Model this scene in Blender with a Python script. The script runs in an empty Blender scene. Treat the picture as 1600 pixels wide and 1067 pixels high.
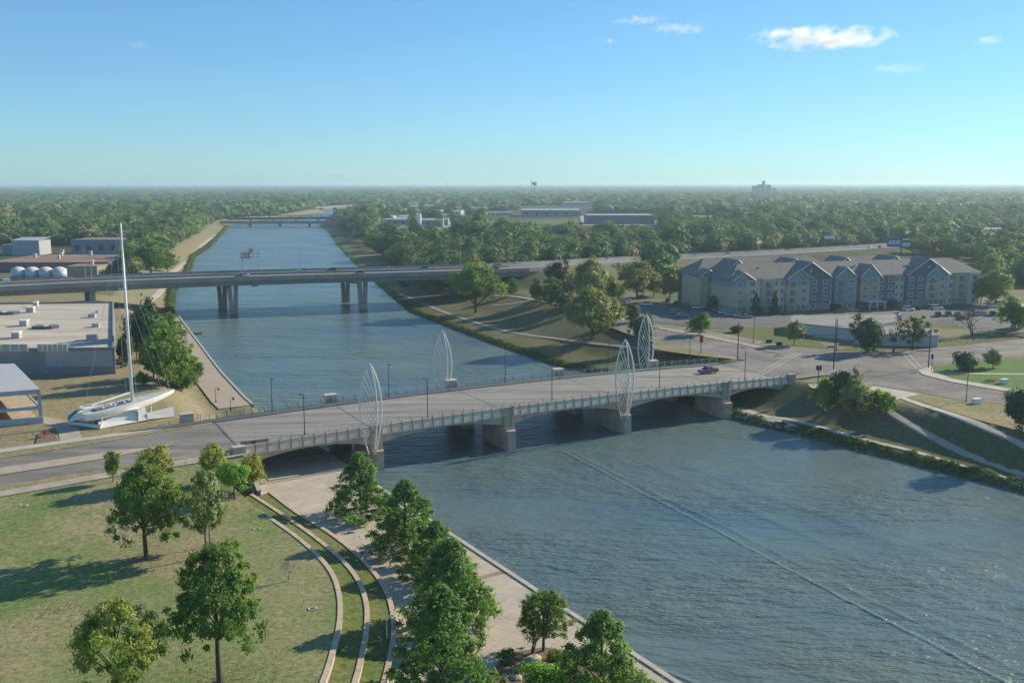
import bpy, bmesh, math, random
import numpy as np
from mathutils import Vector, Matrix
from mathutils.geometry import delaunay_2d_cdt
SC = bpy.context.scene
COL = SC.collection
R = math.radians
# ------------------------------------------------------------ camera, sky, sun, exposure
F, HC = 1500.0, 57.0                       # focal length in px of a 1600 px wide frame, camera height over the water
PITCH = math.atan((533.5-287)/F)
cam_d = bpy.data.cameras.new('camera'); cam = bpy.data.objects.new('camera', cam_d); COL.objects.link(cam)
cam_d.sensor_width = 36; cam_d.lens = 36*F/1600; cam_d.clip_start = 1; cam_d.clip_end = 90000
cam.location = (0, 0, HC); cam.rotation_euler = (R(90)-PITCH, R(0.07), 0)
SC.camera = cam
SUN_EL, SUN_AZ = R(25), R(58)              # azimuth from +Y towards +X
S = Vector((math.sin(SUN_AZ)*math.cos(SUN_EL), math.cos(SUN_AZ)*math.cos(SUN_EL), math.sin(SUN_EL)))
w = bpy.data.worlds.new('World'); SC.world = w; w.use_nodes = True
wn = w.node_tree; bg = wn.nodes['Background']
sky = wn.nodes.new('ShaderNodeTexSky'); sky.sky_type = 'NISHITA'; sky.sun_disc = False
sky.sun_elevation = SUN_EL; sky.sun_rotation = SUN_AZ
sky.air_density = 1.0; sky.dust_density = 0.15; sky.ozone_density = 3.0; sky.altitude = 400
cbal = wn.nodes.new('ShaderNodeMix'); cbal.data_type = 'RGBA'; cbal.blend_type = 'MULTIPLY'; cbal.inputs[0].default_value = 1
cbal.inputs[7].default_value = (.63, 1.0, 1.27, 1)   # the camera's cool white balance
gam = wn.nodes.new('ShaderNodeGamma'); gam.inputs[1].default_value = .8   # and its highlight roll-off
wn.links.new(sky.outputs[0], gam.inputs[0]); wn.links.new(gam.outputs[0], cbal.inputs[6]); wn.links.new(cbal.outputs[2], bg.inputs[0]); bg.inputs[1].default_value = 0.12
sl = bpy.data.lights.new('sun', 'SUN'); sl.energy = 5.0; sl.angle = R(0.5); sl.color = (1, 0.87, 0.66)
so = bpy.data.objects.new('sun', sl); COL.objects.link(so); so.rotation_euler = S.to_track_quat('Z', 'Y').to_euler()
SC.view_settings.view_transform = 'Standard'; SC.view_settings.look = 'None'
SC.view_settings.exposure = 0.45; SC.view_settings.gamma = 1
SC.view_settings.use_curve_mapping = False
SC.cycles.volume_bounces = 3; SC.cycles.sample_clamp_direct = 3
HAZE_DENSITY = 0.000115

# ------------------------------------------------------------ helpers
CP, SP = math.cos(PITCH), math.sin(PITCH)
def at(px, py, z):                         # pixel of the photograph -> world point at height z
    dx = (px-800)/F; dy = -(py-533.5)/F
    t = (z-HC)/(-SP+dy*CP)
    return Vector((dx*t, (CP+dy*SP)*t, z))
def seed(n): random.seed(n); np.random.seed(n)
def tag(o, label=None, cat=None, group=None, kind=None):
    if label: o['label'] = label
    if cat: o['category'] = cat
    if group: o['group'] = group
    if kind: o['kind'] = kind
    return o
def thing(name, label, cat, loc=(0, 0, 0), rz=0, group=None):
    o = bpy.data.objects.new(name, None); COL.objects.link(o)
    o.empty_display_size = 1; o.location = loc; o.rotation_euler = (0, 0, rz)
    return tag(o, label, cat, group)
def obj(name, me, parent=None, loc=None):
    o = bpy.data.objects.new(name, me); COL.objects.link(o)
    if parent is not None: o.parent = parent
    if loc is not None: o.location = loc
    return o
def dup(root, loc=None, rz=None, label=None, group=None, scale=None):
    r = root.copy(); COL.objects.link(r)
    if loc is not None: r.location = loc
    if rz is not None: r.rotation_euler = (0, 0, rz)
    if scale is not None: r.scale = scale
    if label: r['label'] = label
    if group: r['group'] = group
    for ch in list(root.children):
        c = ch.copy(); COL.objects.link(c); c.parent = r
        for g in list(ch.children):
            d = g.copy(); COL.objects.link(d); d.parent = c
    return r
class MB:
    def __init__(s): s.v = []; s.f = []; s.mi = []; s.cur = 0
    def add(s, vs, fs):
        n = len(s.v); s.v += [tuple(p) for p in vs]
        s.f += [tuple(i+n for i in f) for f in fs]; s.mi += [s.cur]*len(fs); return s
    def obox(s, c, ax, ay, az, hx, hy, hz):
        c = Vector(c); X = Vector(ax)*hx; Y = Vector(ay)*hy; Z = Vector(az)*hz
        vs = [c+X*a+Y*b+Z*d for d in (-1, 1) for b in (-1, 1) for a in (-1, 1)]
        return s.add(vs, [(0, 2, 3, 1), (4, 5, 7, 6), (0, 1, 5, 4), (2, 6, 7, 3), (0, 4, 6, 2), (1, 3, 7, 5)])
    def box(s, x0, x1, y0, y1, z0, z1):
        return s.obox(((x0+x1)/2, (y0+y1)/2, (z0+z1)/2), (1, 0, 0), (0, 1, 0), (0, 0, 1), (x1-x0)/2, (y1-y0)/2, (z1-z0)/2)
    def prism(s, poly, z0, z1):            # poly: list of (x,y) counter-clockwise
        n = len(poly)
        f0 = z0 if callable(z0) else (lambda x, y: z0); f1 = z1 if callable(z1) else (lambda x, y: z1)
        vs = [(p[0], p[1], f0(p[0], p[1])) for p in poly]+[(p[0], p[1], f1(p[0], p[1])) for p in poly]
        return s.add(vs, [tuple(range(n))[::-1], tuple(range(n, 2*n))]+[(i, (i+1) % n, n+(i+1) % n, n+i) for i in range(n)])
    def tube(s, pts, rad, n=6, caps=True):
        pts = [Vector(p) for p in pts]; m = len(pts)
        rs = rad if isinstance(rad, (list, tuple)) else [rad]*m
        vs = []; prev = None
        for i, p in enumerate(pts):
            d = (pts[min(i+1, m-1)]-pts[max(i-1, 0)]).normalized()
            a = Vector((0, 0, 1)) if abs(d.z) < .9 else Vector((1, 0, 0))
            if prev is not None and abs(prev.dot(d)) < .95: a = prev
            x = d.cross(a).normalized(); y = x.cross(d).normalized(); prev = y
            vs += [p+(x*math.cos(2*math.pi*k/n)+y*math.sin(2*math.pi*k/n))*rs[i] for k in range(n)]
        fs = [(i*n+k, i*n+(k+1) % n, (i+1)*n+(k+1) % n, (i+1)*n+k) for i in range(m-1) for k in range(n)]
        if caps: fs += [tuple(range(n))[::-1], tuple(range((m-1)*n, m*n))]
        return s.add(vs, fs)
    def sweep(s, path, prof, closed=True):  # path: list of (pos, side vector); prof: (offset, z)
        n = len(prof); vs = []
        for p, sd in path: vs += [Vector(p)+Vector(sd)*a+Vector((0, 0, b)) for a, b in prof]
        m = len(path); kk = n if closed else n-1
        fs = [(i*n+k, i*n+(k+1) % n, (i+1)*n+(k+1) % n, (i+1)*n+k) for i in range(m-1) for k in range(kk)]
        if closed: fs += [tuple(range(n)), tuple(range((m-1)*n, m*n))[::-1]]
        return s.add(vs, fs)
    def mesh(s, name, mats, smooth=False, off=None, fix=True):
        me = bpy.data.meshes.new(name)
        vs = s.v if off is None else [(a-off[0], b-off[1], c-off[2]) for a, b, c in s.v]
        me.from_pydata(vs, [], s.f)
        for m in (mats if isinstance(mats, (list, tuple)) else [mats]): me.materials.append(m)
        me.polygons.foreach_set('material_index', s.mi)
        if fix:
            b = bmesh.new(); b.from_mesh(me); bmesh.ops.recalc_face_normals(b, faces=b.faces); b.to_mesh(me); b.free()
        if smooth: me.polygons.foreach_set('use_smooth', [True]*len(me.polygons))
        me.update(); return me
    def build(s, name, mats, parent=None, smooth=False):   # world coordinates; the part sits at its parent's origin
        off = parent.location if parent is not None else None
        return obj(name, s.mesh(name, mats, smooth, off), parent)
def npmesh(name, V, Fc, mat, smooth=False):
    me = bpy.data.meshes.new(name); n = Fc.shape[1]
    me.vertices.add(len(V)); me.vertices.foreach_set('co', np.asarray(V, dtype=np.float32).ravel())
    me.loops.add(Fc.size); me.loops.foreach_set('vertex_index', Fc.astype(np.int32).ravel())
    me.polygons.add(len(Fc)); me.polygons.foreach_set('loop_start', np.arange(0, Fc.size, n, dtype=np.int32))
    me.polygons.foreach_set('loop_total', np.full(len(Fc), n, dtype=np.int32))
    if smooth: me.polygons.foreach_set('use_smooth', np.ones(len(Fc), dtype=bool))
    me.materials.append(mat); me.update(calc_edges=True); me.validate(); return me

# ------------------------------------------------------------ materials
MC = {}
def nt(m):
    m.use_nodes = True; return m.node_tree
def noise_node(t, scale, detail=4, coord='Object', sc3=None, rough=.6):
    tc = t.nodes.new('ShaderNodeTexCoord'); n = t.nodes.new('ShaderNodeTexNoise')
    n.inputs['Scale'].default_value = scale; n.inputs['Detail'].default_value = detail; n.inputs['Roughness'].default_value = rough
    if sc3 is not None:
        mp = t.nodes.new('ShaderNodeMapping'); mp.inputs['Scale'].default_value = sc3[:3]
        if len(sc3) > 3: mp.inputs['Rotation'].default_value = (0, 0, sc3[3])
        t.links.new(tc.outputs[coord], mp.inputs[0]); t.links.new(mp.outputs[0], n.inputs[0])
    else: t.links.new(tc.outputs[coord], n.inputs[0])
    return n
def ramp(t, src, stops):
    r = t.nodes.new('ShaderNodeValToRGB'); e = r.color_ramp.elements
    while len(e) < len(stops): e.new(0.5)
    for i, (p, c) in enumerate(stops):
        e[i].position = p; e[i].color = (c, c, c, 1) if not isinstance(c, (tuple, list)) else (*c[:3], 1)
    t.links.new(src, r.inputs[0]); return r
def mix(t, a, b, fac, mode='MIX'):
    m = t.nodes.new('ShaderNodeMix'); m.data_type = 'RGBA'; m.blend_type = mode
    for k, x in ((0, fac), (6, a), (7, b)):
        if hasattr(x, 'links') or hasattr(x, 'is_linked'): t.links.new(x, m.inputs[k])
        elif k == 0: m.inputs[0].default_value = x
        else: m.inputs[k].default_value = (*x[:3], 1)
    return m.outputs[2]
def mat(name, col, rough=.7, metal=0, var=.25, scale=.6, bump=0, spec=.4, sc3=None, col2=None, fine=6):
    if name in MC: return MC[name]
    m = bpy.data.materials.new(name); t = nt(m); b = t.nodes['Principled BSDF']
    b.inputs['Roughness'].default_value = rough; b.inputs['Metallic'].default_value = metal
    b.inputs['Specular IOR Level'].default_value = spec
    n = noise_node(t, scale, fine, sc3=sc3)
    lo = tuple(c*(1-var) for c in col); hi = col2 if col2 else tuple(min(1, c*(1+var)) for c in col)
    r = ramp(t, n.outputs[0], [(.3, lo), (.7, hi)])
    t.links.new(r.outputs[0], b.inputs['Base Color'])
    if bump:
        n2 = noise_node(t, scale*6, 3); bp = t.nodes.new('ShaderNodeBump'); bp.inputs[0].default_value = bump
        t.links.new(n2.outputs[0], bp.inputs['Height']); t.links.new(bp.outputs[0], b.inputs['Normal'])
    MC[name] = m; return m
def leafmat(name, cols, trans=.35, rough=.55, seedscale=.9, stand=False):
    if name in MC: return MC[name]
    m = bpy.data.materials.new(name); t = nt(m); b = t.nodes['Principled BSDF']
    oi = t.nodes.new('ShaderNodeObjectInfo')
    r = ramp(t, oi.outputs['Random'], [(i/max(1, len(cols)-1), c) for i, c in enumerate(cols)])
    n = noise_node(t, seedscale, 3)
    v = ramp(t, n.outputs[0], [(.3, .55), (.7, 1.6)])
    c = mix(t, r.outputs[0], v.outputs[0], 1.0, 'MULTIPLY')
    if stand:                              # stands of different species
        ge = t.nodes.new('ShaderNodeNewGeometry'); n4 = t.nodes.new('ShaderNodeTexNoise'); n4.inputs['Scale'].default_value = .006; n4.inputs['Detail'].default_value = 5; n4.inputs['Roughness'].default_value = .7
        t.links.new(ge.outputs['Position'], n4.inputs[0]); r4 = ramp(t, n4.outputs[0], [(.36, (.62, .72, .75)), (.5, (1, 1, 1)), (.64, (1.45, 1.25, 1.0))]); c = mix(t, c, r4.outputs[0], 1.0, 'MULTIPLY')
    at_ = t.nodes.new('ShaderNodeAttribute'); at_.attribute_name = 'lc'
    yel = mix(t, c, (.22, .20, .035), at_.outputs['Fac'])
    t.links.new(yel, b.inputs['Base Color']); b.inputs['Roughness'].default_value = rough
    b.inputs['Specular IOR Level'].default_value = .25
    tr = t.nodes.new('ShaderNodeBsdfTranslucent')
    tc = mix(t, yel, (1.2, 1.5, .6), 1.0, 'MULTIPLY'); t.links.new(tc, tr.inputs[0])
    ms = t.nodes.new('ShaderNodeMixShader'); ms.inputs[0].default_value = trans
    t.links.new(b.outputs[0], ms.inputs[1]); t.links.new(tr.outputs[0], ms.inputs[2])
    t.links.new(ms.outputs[0], t.nodes['Material Output'].inputs[0])
    MC[name] = m; return m
CONC = mat('concrete', (.39, .34, .27), .85, var=.18, scale=.35, bump=.1)
CONC_L = mat('light_concrete', (.46, .42, .35), .85, var=.15, scale=.5, bump=.1)
CONC_D = mat('weathered_concrete', (.30, .27, .235), .85, var=.3, scale=.3, bump=.15)
PAVE = mat('pale_paving', (.47, .42, .345), .85, var=.13, scale=.25)
BRICKP = mat('brick_paving', (.33, .225, .175), .85, var=.2, scale=.4)
ASPH = mat('worn_asphalt', (.205, .19, .165), .9, var=.4, scale=.12, sc3=(.5, 2.5, 1, -R(28.2)), fine=8)
ASPH_D = mat('dark_asphalt', (.10, .10, .10), .9, var=.25, scale=.12, fine=8)
DECKM = mat('bridge_deck', (.25, .235, .205), .85, var=.42, scale=.15, sc3=(.2, 2.6, 1, -R(28.2)), fine=10)
FWYM = mat('freeway_deck', (.22, .21, .19), .85, var=.15, scale=.1, fine=8)
FWYC = mat('freeway_concrete', (.29, .27, .24), .85, var=.2, scale=.15)
WHITE = mat('white_paint', (.78, .77, .72), .5, var=.05, scale=.5)
LINEP = mat('road_paint', (.6, .58, .52), .7, var=.3, scale=1.5)
STEEL = mat('pale_steel_tube', (.72, .72, .66), .55, .0, var=.1, scale=.6)
DARKM = mat('dark_metal', (.035, .037, .04), .5, .3, var=.15)
GREYM = mat('grey_galvanised', (.33, .34, .34), .5, .4, var=.1)
BARK = mat('bark', (.075, .058, .042), .9, var=.3, scale=3)
BARK_L = mat('pale_bark', (.30, .26, .21), .9, var=.25, scale=3)
GLASS = mat('window_glass', (.03, .04, .05), .12, 0, var=.2, spec=.8)
TYRE = mat('tyre_rubber', (.02, .02, .02), .8, var=.1)
ROCK = mat('limestone_rock', (.42, .38, .31), .9, var=.3, scale=1.2, bump=.4)
RIPRAP = mat('riprap_rock', (.11, .11, .09), .9, var=.4, scale=.7)
MULCH = mat('mulch', (.19, .13, .09), .95, var=.4, scale=2.5)
FLW = mat('red_flowers', (.35, .08, .07), .7, var=.4, scale=4)

def grassmat(name, green, dry, amount, scale=.05):
    m = bpy.data.materials.new(name); t = nt(m); b = t.nodes['Principled BSDF']
    b.inputs['Roughness'].default_value = .95; b.inputs['Specular IOR Level'].default_value = .15
    n1 = noise_node(t, scale, 7, rough=.62); n2 = noise_node(t, 1.3, 6, rough=.7); n3 = noise_node(t, 7.0, 3)
    r1 = ramp(t, n1.outputs[0], [(amount-.13, 0.0), (amount+.13, 1.0)])
    c = mix(t, dry, green, r1.outputs[0])
    r2 = ramp(t, n2.outputs[0], [(.32, .55), (.66, 1.3)]); c = mix(t, c, r2.outputs[0], 1.0, 'MULTIPLY')
    r3 = ramp(t, n3.outputs[0], [(.3, .78), (.7, 1.2)]); c = mix(t, c, r3.outputs[0], 1.0, 'MULTIPLY')
    t.links.new(c, b.inputs['Base Color'])
    bp = t.nodes.new('ShaderNodeBump'); bp.inputs[0].default_value = .5; bp.inputs['Distance'].default_value = .15
    t.links.new(n3.outputs[0], bp.inputs['Height']); t.links.new(bp.outputs[0], b.inputs['Normal'])
    return m
LAWN = grassmat('park_lawn', (.155, .225, .065), (.31, .275, .15), .49, .07)
TERR = grassmat('terrace_grass', (.12, .155, .045), (.19, .185, .08), .4)
GREENL = grassmat('watered_lawn', (.11, .20, .045), (.14, .20, .06), .35)
DRYG = grassmat('dry_grass', (.21, .21, .08), (.33, .275, .15), .55)

# ------------------------------------------------------------ layout of the place (metres)
O = np.array((-1.0, 203.1)); U = np.array((.881, .473)); V = np.array((-.473, .881))   # bridge axes
def B(u, v, z=0.0): p = O+U*u+V*v; return Vector((p[0], p[1], z))
def uvof(x, y): return (x-O[0])*U[0]+(y-O[1])*U[1], (x-O[0])*V[0]+(y-O[1])*V[1]
def zr(u):
    if u > 80: return 7.0
    if u < -56: return max(6.0, 7.0+(u+56)/64)
    return 8.1-1.1*((u-12)/68)**2
G = 7.0
LB = np.array([(190, -190), (65, 24.), (16.1, 104.2), (-4.2, 137.5), (-36.4, 191.1), (-67.1, 239.4), (-86.7, 280.4), (-129.2, 375.8), (-150, 423.2), (-180.2, 513.3), (-210.1, 626.9), (-250, 760), (-277.0, 886.6), (-340, 1140), (-401.6, 1384.4), (-400, 1500), (-372, 1640), (-386, 1990), (-420, 2300), (-340, 2700), (200, 3300)])
RB = np.array([(320, -180), (150, 90), (95.3, 171.7), (78.3, 195.8), (61.5, 218.7), (53.4, 229.2), (25.2, 285.3), (12.2, 300.9), (-9.3, 344.7), (-25.7, 380.9), (-46, 427.5), (-76.8, 546.4), (-118.3, 704.5), (-162.1, 886.6), (-223.4, 1161.4), (-285, 1400), (-319, 1710), (-343, 1990), (-375, 2280), (-290, 2640), (230, 3230)])
def sdist(P, x, y):                         # signed distance, positive to the right of travel
    x = np.asarray(x, float); y = np.asarray(y, float)
    best = np.full(x.shape, 1e18); sg = np.ones(x.shape)
    for a, b in zip(P[:-1], P[1:]):
        d = b-a; L2 = d@d
        t = np.clip(((x-a[0])*d[0]+(y-a[1])*d[1])/L2, 0, 1)
        dx = x-a[0]-t*d[0]; dy = y-a[1]-t*d[1]; q = dx*dx+dy*dy
        c = d[1]*dx-d[0]*dy
        m = q < best-1e-9; best = np.where(m, q, best); sg = np.where(m, np.sign(c+1e-12), sg)
    return np.sqrt(best)*sg
def chaikin(P, n=2):
    P = [np.array(p, float) for p in P]
    for _ in range(n):
        Q = [P[0]]
        for a, b in zip(P[:-1], P[1:]): Q += [a*.75+b*.25, a*.25+b*.75]
        P = Q+[P[-1]]
    return P
def resample(P, n):
    P = np.array(P, float); d = np.r_[0, np.cumsum(np.linalg.norm(np.diff(P[:, :2], axis=0), axis=1))]
    t = np.linspace(0, d[-1], n); return np.stack([np.interp(t, d, P[:, k]) for k in range(P.shape[1])], 1)
def sm(t): t = np.clip(t, 0, 1); return t*t*(3-2*t)
# freeway: top of the near barrier, taken along its length
FW = [(-420, 255, 17), (-300, 318, 17)]+[tuple(at(*q)) for q in [(0, 447, 17), (175, 438.5, 17), (365, 432, 17), (567, 427, 17), (700, 423.5, 17), (860, 417.5, 16.5), (1059, 405, 13.5), (1250, 396.5, 11.5), (1600, 374, 9)]]+[(700, 1080, 8.5), (1100, 1500, 8.2), (2200, 2500, 8)]
FW = resample(chaikin(FW, 2), 160)
FWT = np.gradient(FW[:, :2], axis=0); FWT /= np.linalg.norm(FWT, axis=1)[:, None]
FWN = np.stack([-FWT[:, 1], FWT[:, 0]], 1)  # towards the far side
FWC = FW[:, :2]+FWN*16
def H(x, y):                                # height of the natural ground
    x = np.asarray(x, float); y = np.asarray(y, float)
    u, v = uvof(x, y)
    dl = -sdist(LB, x, y); dr = sdist(RB, x, y)
    z = np.full(x.shape, -1.6)
    # left bank
    zrd = np.where(u > -56, 7.0, np.maximum(6.0, 7.0+(u+56)/64))-.35
    prom = np.where(dl < 9.5, 1.9, 1.9+sm((dl-9.5)/13)*4.0)
    nat = np.interp(dl, [0, 1.5, 5, 14, 35], [-.4, .5, 1.3, 3, 6])
    far = prom+(nat-prom)*sm((y-395)/40)
    near = np.full(x.shape, 1.15)
    road = np.where(u < -55.5, zrd, 1.15+0*u)
    t = sm((v-24)/6)
    left = np.where(v < -3, near, np.where(v < 24, road, np.where(u < -55.5, road*(1-t)+far*t, 1.25*(1-t)+far*t)))
    z = np.where(dl > 0, left, z)
    # right bank
    wd = np.interp(y, [150, 185, 230, 290, 400, 600], [15, 17.5, 22, 30, 50, 60])
    q = dr/wd
    r = np.interp(q, [0, .03, .12, .47, 1.0], [-.3, .4, 1.1, 1.7, G])
    r = np.where((v > -1) & (v < 29) & (u > 80.5), G-.3, r)
    z = np.where(dr > 0, r, z)
    # freeway embankment on the right bank
    if np.any((dr > 40) & (y > 380)):
        i0 = int(np.argmin(np.abs(FW[:, 0]-25)))
        P = FWC[i0:]; Zf = FW[i0:, 2]
        sub = (dr > 5) & (y > 380) & (y < 2600)
        xs = x[sub]; ys = y[sub]; zz = z[sub]
        if xs.size:
            d2 = np.full(xs.shape, 1e18); zf = np.zeros(xs.shape)
            for k in range(len(P)):
                dd = (xs-P[k, 0])**2+(ys-P[k, 1])**2; mm = dd < d2
                d2 = np.where(mm, dd, d2); zf = np.where(mm, Zf[k]-1.5, zf)
            d = np.sqrt(d2); e = zf-np.maximum(0, d-21)*.45
            z[sub] = np.maximum(zz, np.where(d < 70, e, -9))
    return z
def H1(x, y): return float(H(np.array([x]), np.array([y]))[0])
def Hlawn(x, y):
    u, v = uvof(np.asarray(x, float), np.asarray(y, float))
    vb = v-np.where(u < -56, (u+56)*.1, 0)
    return 4.6+(np.where(u < -56, np.maximum(6.0, 7+(u+56)/64), 7.0)-.02-4.6)*sm((vb+36)/32.)
def og(px, py, up=0.0):                     # pixel -> point on the ground
    z = 9.0
    while z > -.2:
        p = at(px, py, z)
        if H1(p.x, p.y) >= z: break
        z -= .08
    p = at(px, py, max(z, 0)); p.z = H1(p.x, p.y)+up; return p
def sheet(name, poly, zf, m, spacing=3.0, attr=None):   # a ground sheet cut to an outline and draped on zf
    poly = [tuple(p[:2]) for p in poly]
    bd = []
    for a, b in zip(poly, poly[1:]+poly[:1]):
        L = math.dist(a, b); k = max(1, int(L/spacing))
        bd += [(a[0]+(b[0]-a[0])*i/k, a[1]+(b[1]-a[1])*i/k) for i in range(k)]
    nb = len(bd); A = np.array(bd); x0, y0 = A.min(0); x1, y1 = A.max(0)
    gx, gy = np.meshgrid(np.arange(x0+spacing/2, x1, spacing), np.arange(y0+spacing/2, y1, spacing))
    gx = gx.ravel(); gy = gy.ravel(); ins = np.zeros(gx.shape, bool); md = np.full(gx.shape, 1e9)
    for i in range(nb):
        a = A[i]; b = A[(i+1) % nb]
        c = ((a[1] > gy) != (b[1] > gy)) & (gx < (b[0]-a[0])*(gy-a[1])/((b[1]-a[1]) or 1e-12)+a[0]); ins ^= c
        md = np.minimum(md, (gx-a[0])**2+(gy-a[1])**2)
    k = ins & (md > (spacing*.45)**2)
    pts = [Vector(p) for p in bd]+[Vector((a, b)) for a, b in zip(gx[k], gy[k])]
    r = delaunay_2d_cdt(pts, [], [list(range(nb))], 1, 1e-4)
    vx = np.array([p[0] for p in r[0]]); vy = np.array([p[1] for p in r[0]]); z = zf(vx, vy)
    me = bpy.data.meshes.new(name); me.from_pydata(list(zip(vx.tolist(), vy.tolist(), np.asarray(z).tolist())), [], [f for f in r[2]])
    for p in me.polygons: p.use_smooth = True
    b = bmesh.new(); b.from_mesh(me); bmesh.ops.recalc_face_normals(b, faces=b.faces)
    if sum(f.normal.z for f in b.faces) < 0: bmesh.ops.reverse_faces(b, faces=b.faces)
    b.to_mesh(me); b.free()
    me.materials.append(m); return tag(obj(name, me), kind='structure')
def ribbon(name, pts, width, m, zoff=.12, n=60, zf=None):   # a path slab following the ground
    P = resample(chaikin([tuple(p[:2]) for p in pts], 2), n)
    T = np.gradient(P, axis=0); T /= np.linalg.norm(T, axis=1)[:, None]; N = np.stack([-T[:, 1], T[:, 0]], 1)
    mb = MB(); path = []
    hw = width/2; cs = [-hw, -hw*.33, hw*.33, hw]
    zz = []
    for k in range(len(P)):
        for c in cs:
            q = P[k]+N[k]*c; zz.append(float((zf or H)(np.array([q[0]]), np.array([q[1]]))[0]))
    zz = np.array(zz).reshape(len(P), 4)
    zt = zz.mean(1); k5 = np.ones(7)/7; zt = np.convolve(np.pad(zt, 3, mode='edge'), k5, 'valid')
    for j in range(4): zz[:, j] = np.convolve(np.pad(zz[:, j], 3, mode='edge'), k5, 'valid')
    for k in range(len(P)):
        mb.v += [(P[k][0]+N[k][0]*c, P[k][1]+N[k][1]*c, zt[k]*.6+zz[k][j]*.4+zoff) for j, c in enumerate(cs)]
        mb.v += [(P[k][0]+N[k][0]*c, P[k][1]+N[k][1]*c, zz[k][j]-.3) for j, c in ((3, hw), (0, -hw))]
    for k in range(len(P)-1):
        for j in range(6):
            mb.f.append((k*6+j, k*6+(j+1) % 6, (k+1)*6+(j+1) % 6, (k+1)*6+j)); mb.mi.append(0)
    return tag(mb.build(name, m), kind='structure')
# ------------------------------------------------------------ ground
def axis(lo, hi, step, far_lo, far_hi, g=1.09):
    a = list(np.arange(lo, hi+.1, step)); s = step
    while a[-1] < far_hi: s *= g; a.append(a[-1]+s)
    s = step
    while a[0] > far_lo: s *= g; a.insert(0, a[0]-s)
    return np.array(a)
gx = axis(-240, 240, 2.2, -32000, 32000); gy = axis(60, 560, 2.2, -300, 34000, 1.035)
X, Y = np.meshgrid(gx, gy); Z = H(X.ravel(), Y.ravel())
nx, ny = len(gx), len(gy)
idx = np.arange(nx*ny).reshape(ny, nx)
Fq = np.stack([idx[:-1, :-1].ravel(), idx[:-1, 1:].ravel(), idx[1:, 1:].ravel(), idx[1:, :-1].ravel()], 1)
def groundmat():
    m = bpy.data.materials.new('natural_ground'); t = nt(m); b = t.nodes['Principled BSDF']
    b.inputs['Roughness'].default_value = .95; b.inputs['Specular IOR Level'].default_value = .1
    a = t.nodes.new('ShaderNodeAttribute'); a.attribute_name = 'kind'
    sp = t.nodes.new('ShaderNodeSeparateColor'); t.links.new(a.outputs['Color'], sp.inputs[0])
    n1 = noise_node(t, .03, 8, rough=.65); n2 = noise_node(t, .9, 6, rough=.7)
    r1 = ramp(t, n1.outputs[0], [(.38, (.10, .125, .045)), (.5, (.16, .155, .07)), (.62, (.21, .185, .105))])
    c = mix(t, r1.outputs[0], (.31, .265, .155), sp.outputs[0])
    c = mix(t, c, (.09, .15, .035), sp.outputs[1])
    c = mix(t, c, (.055, .068, .035), sp.outputs[2])
    r2 = ramp(t, n2.outputs[0], [(.3, .6), (.7, 1.35)]); c = mix(t, c, r2.outputs[0], 1.0, 'MULTIPLY')
    t.links.new(c, b.inputs['Base Color']); return m
me = npmesh('ground', np.stack([X.ravel(), Y.ravel(), Z], 1), Fq, groundmat(), True)
dl = -sdist(LB, X.ravel(), Y.ravel()); dr = sdist(RB, X.ravel(), Y.ravel())
kd = np.zeros((nx*ny, 4), np.float32); kd[:, 3] = 1
yy = Y.ravel(); xx = X.ravel()
bank = ((dl > 3) & (dl < 27) & (yy > 380))
kd[:, 0] = np.where(bank, .85, 0)+np.where((dl > 9) & (yy < 450), .75, 0)
kd[:, 0] = np.where((dr > 0) & (yy < 330) & (Z > 6.9), .55, kd[:, 0])
kd[:, 1] = np.where(((dl > 0) & (dl < 5) & (yy > 380)) | ((dr > 0) & (dr < 4.5)), .85, 0)
kd[:, 2] = np.where((yy > 620) & ((dl > 34) | (dr > 60)), .8, 0)+np.where((dr > 4.5) & (Z < 6.6) & (yy < 620), .35, 0)
ca = me.color_attributes.new('kind', 'FLOAT_COLOR', 'POINT'); ca.data.foreach_set('color', kd.ravel())
tag(obj('ground', me), kind='structure')

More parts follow.
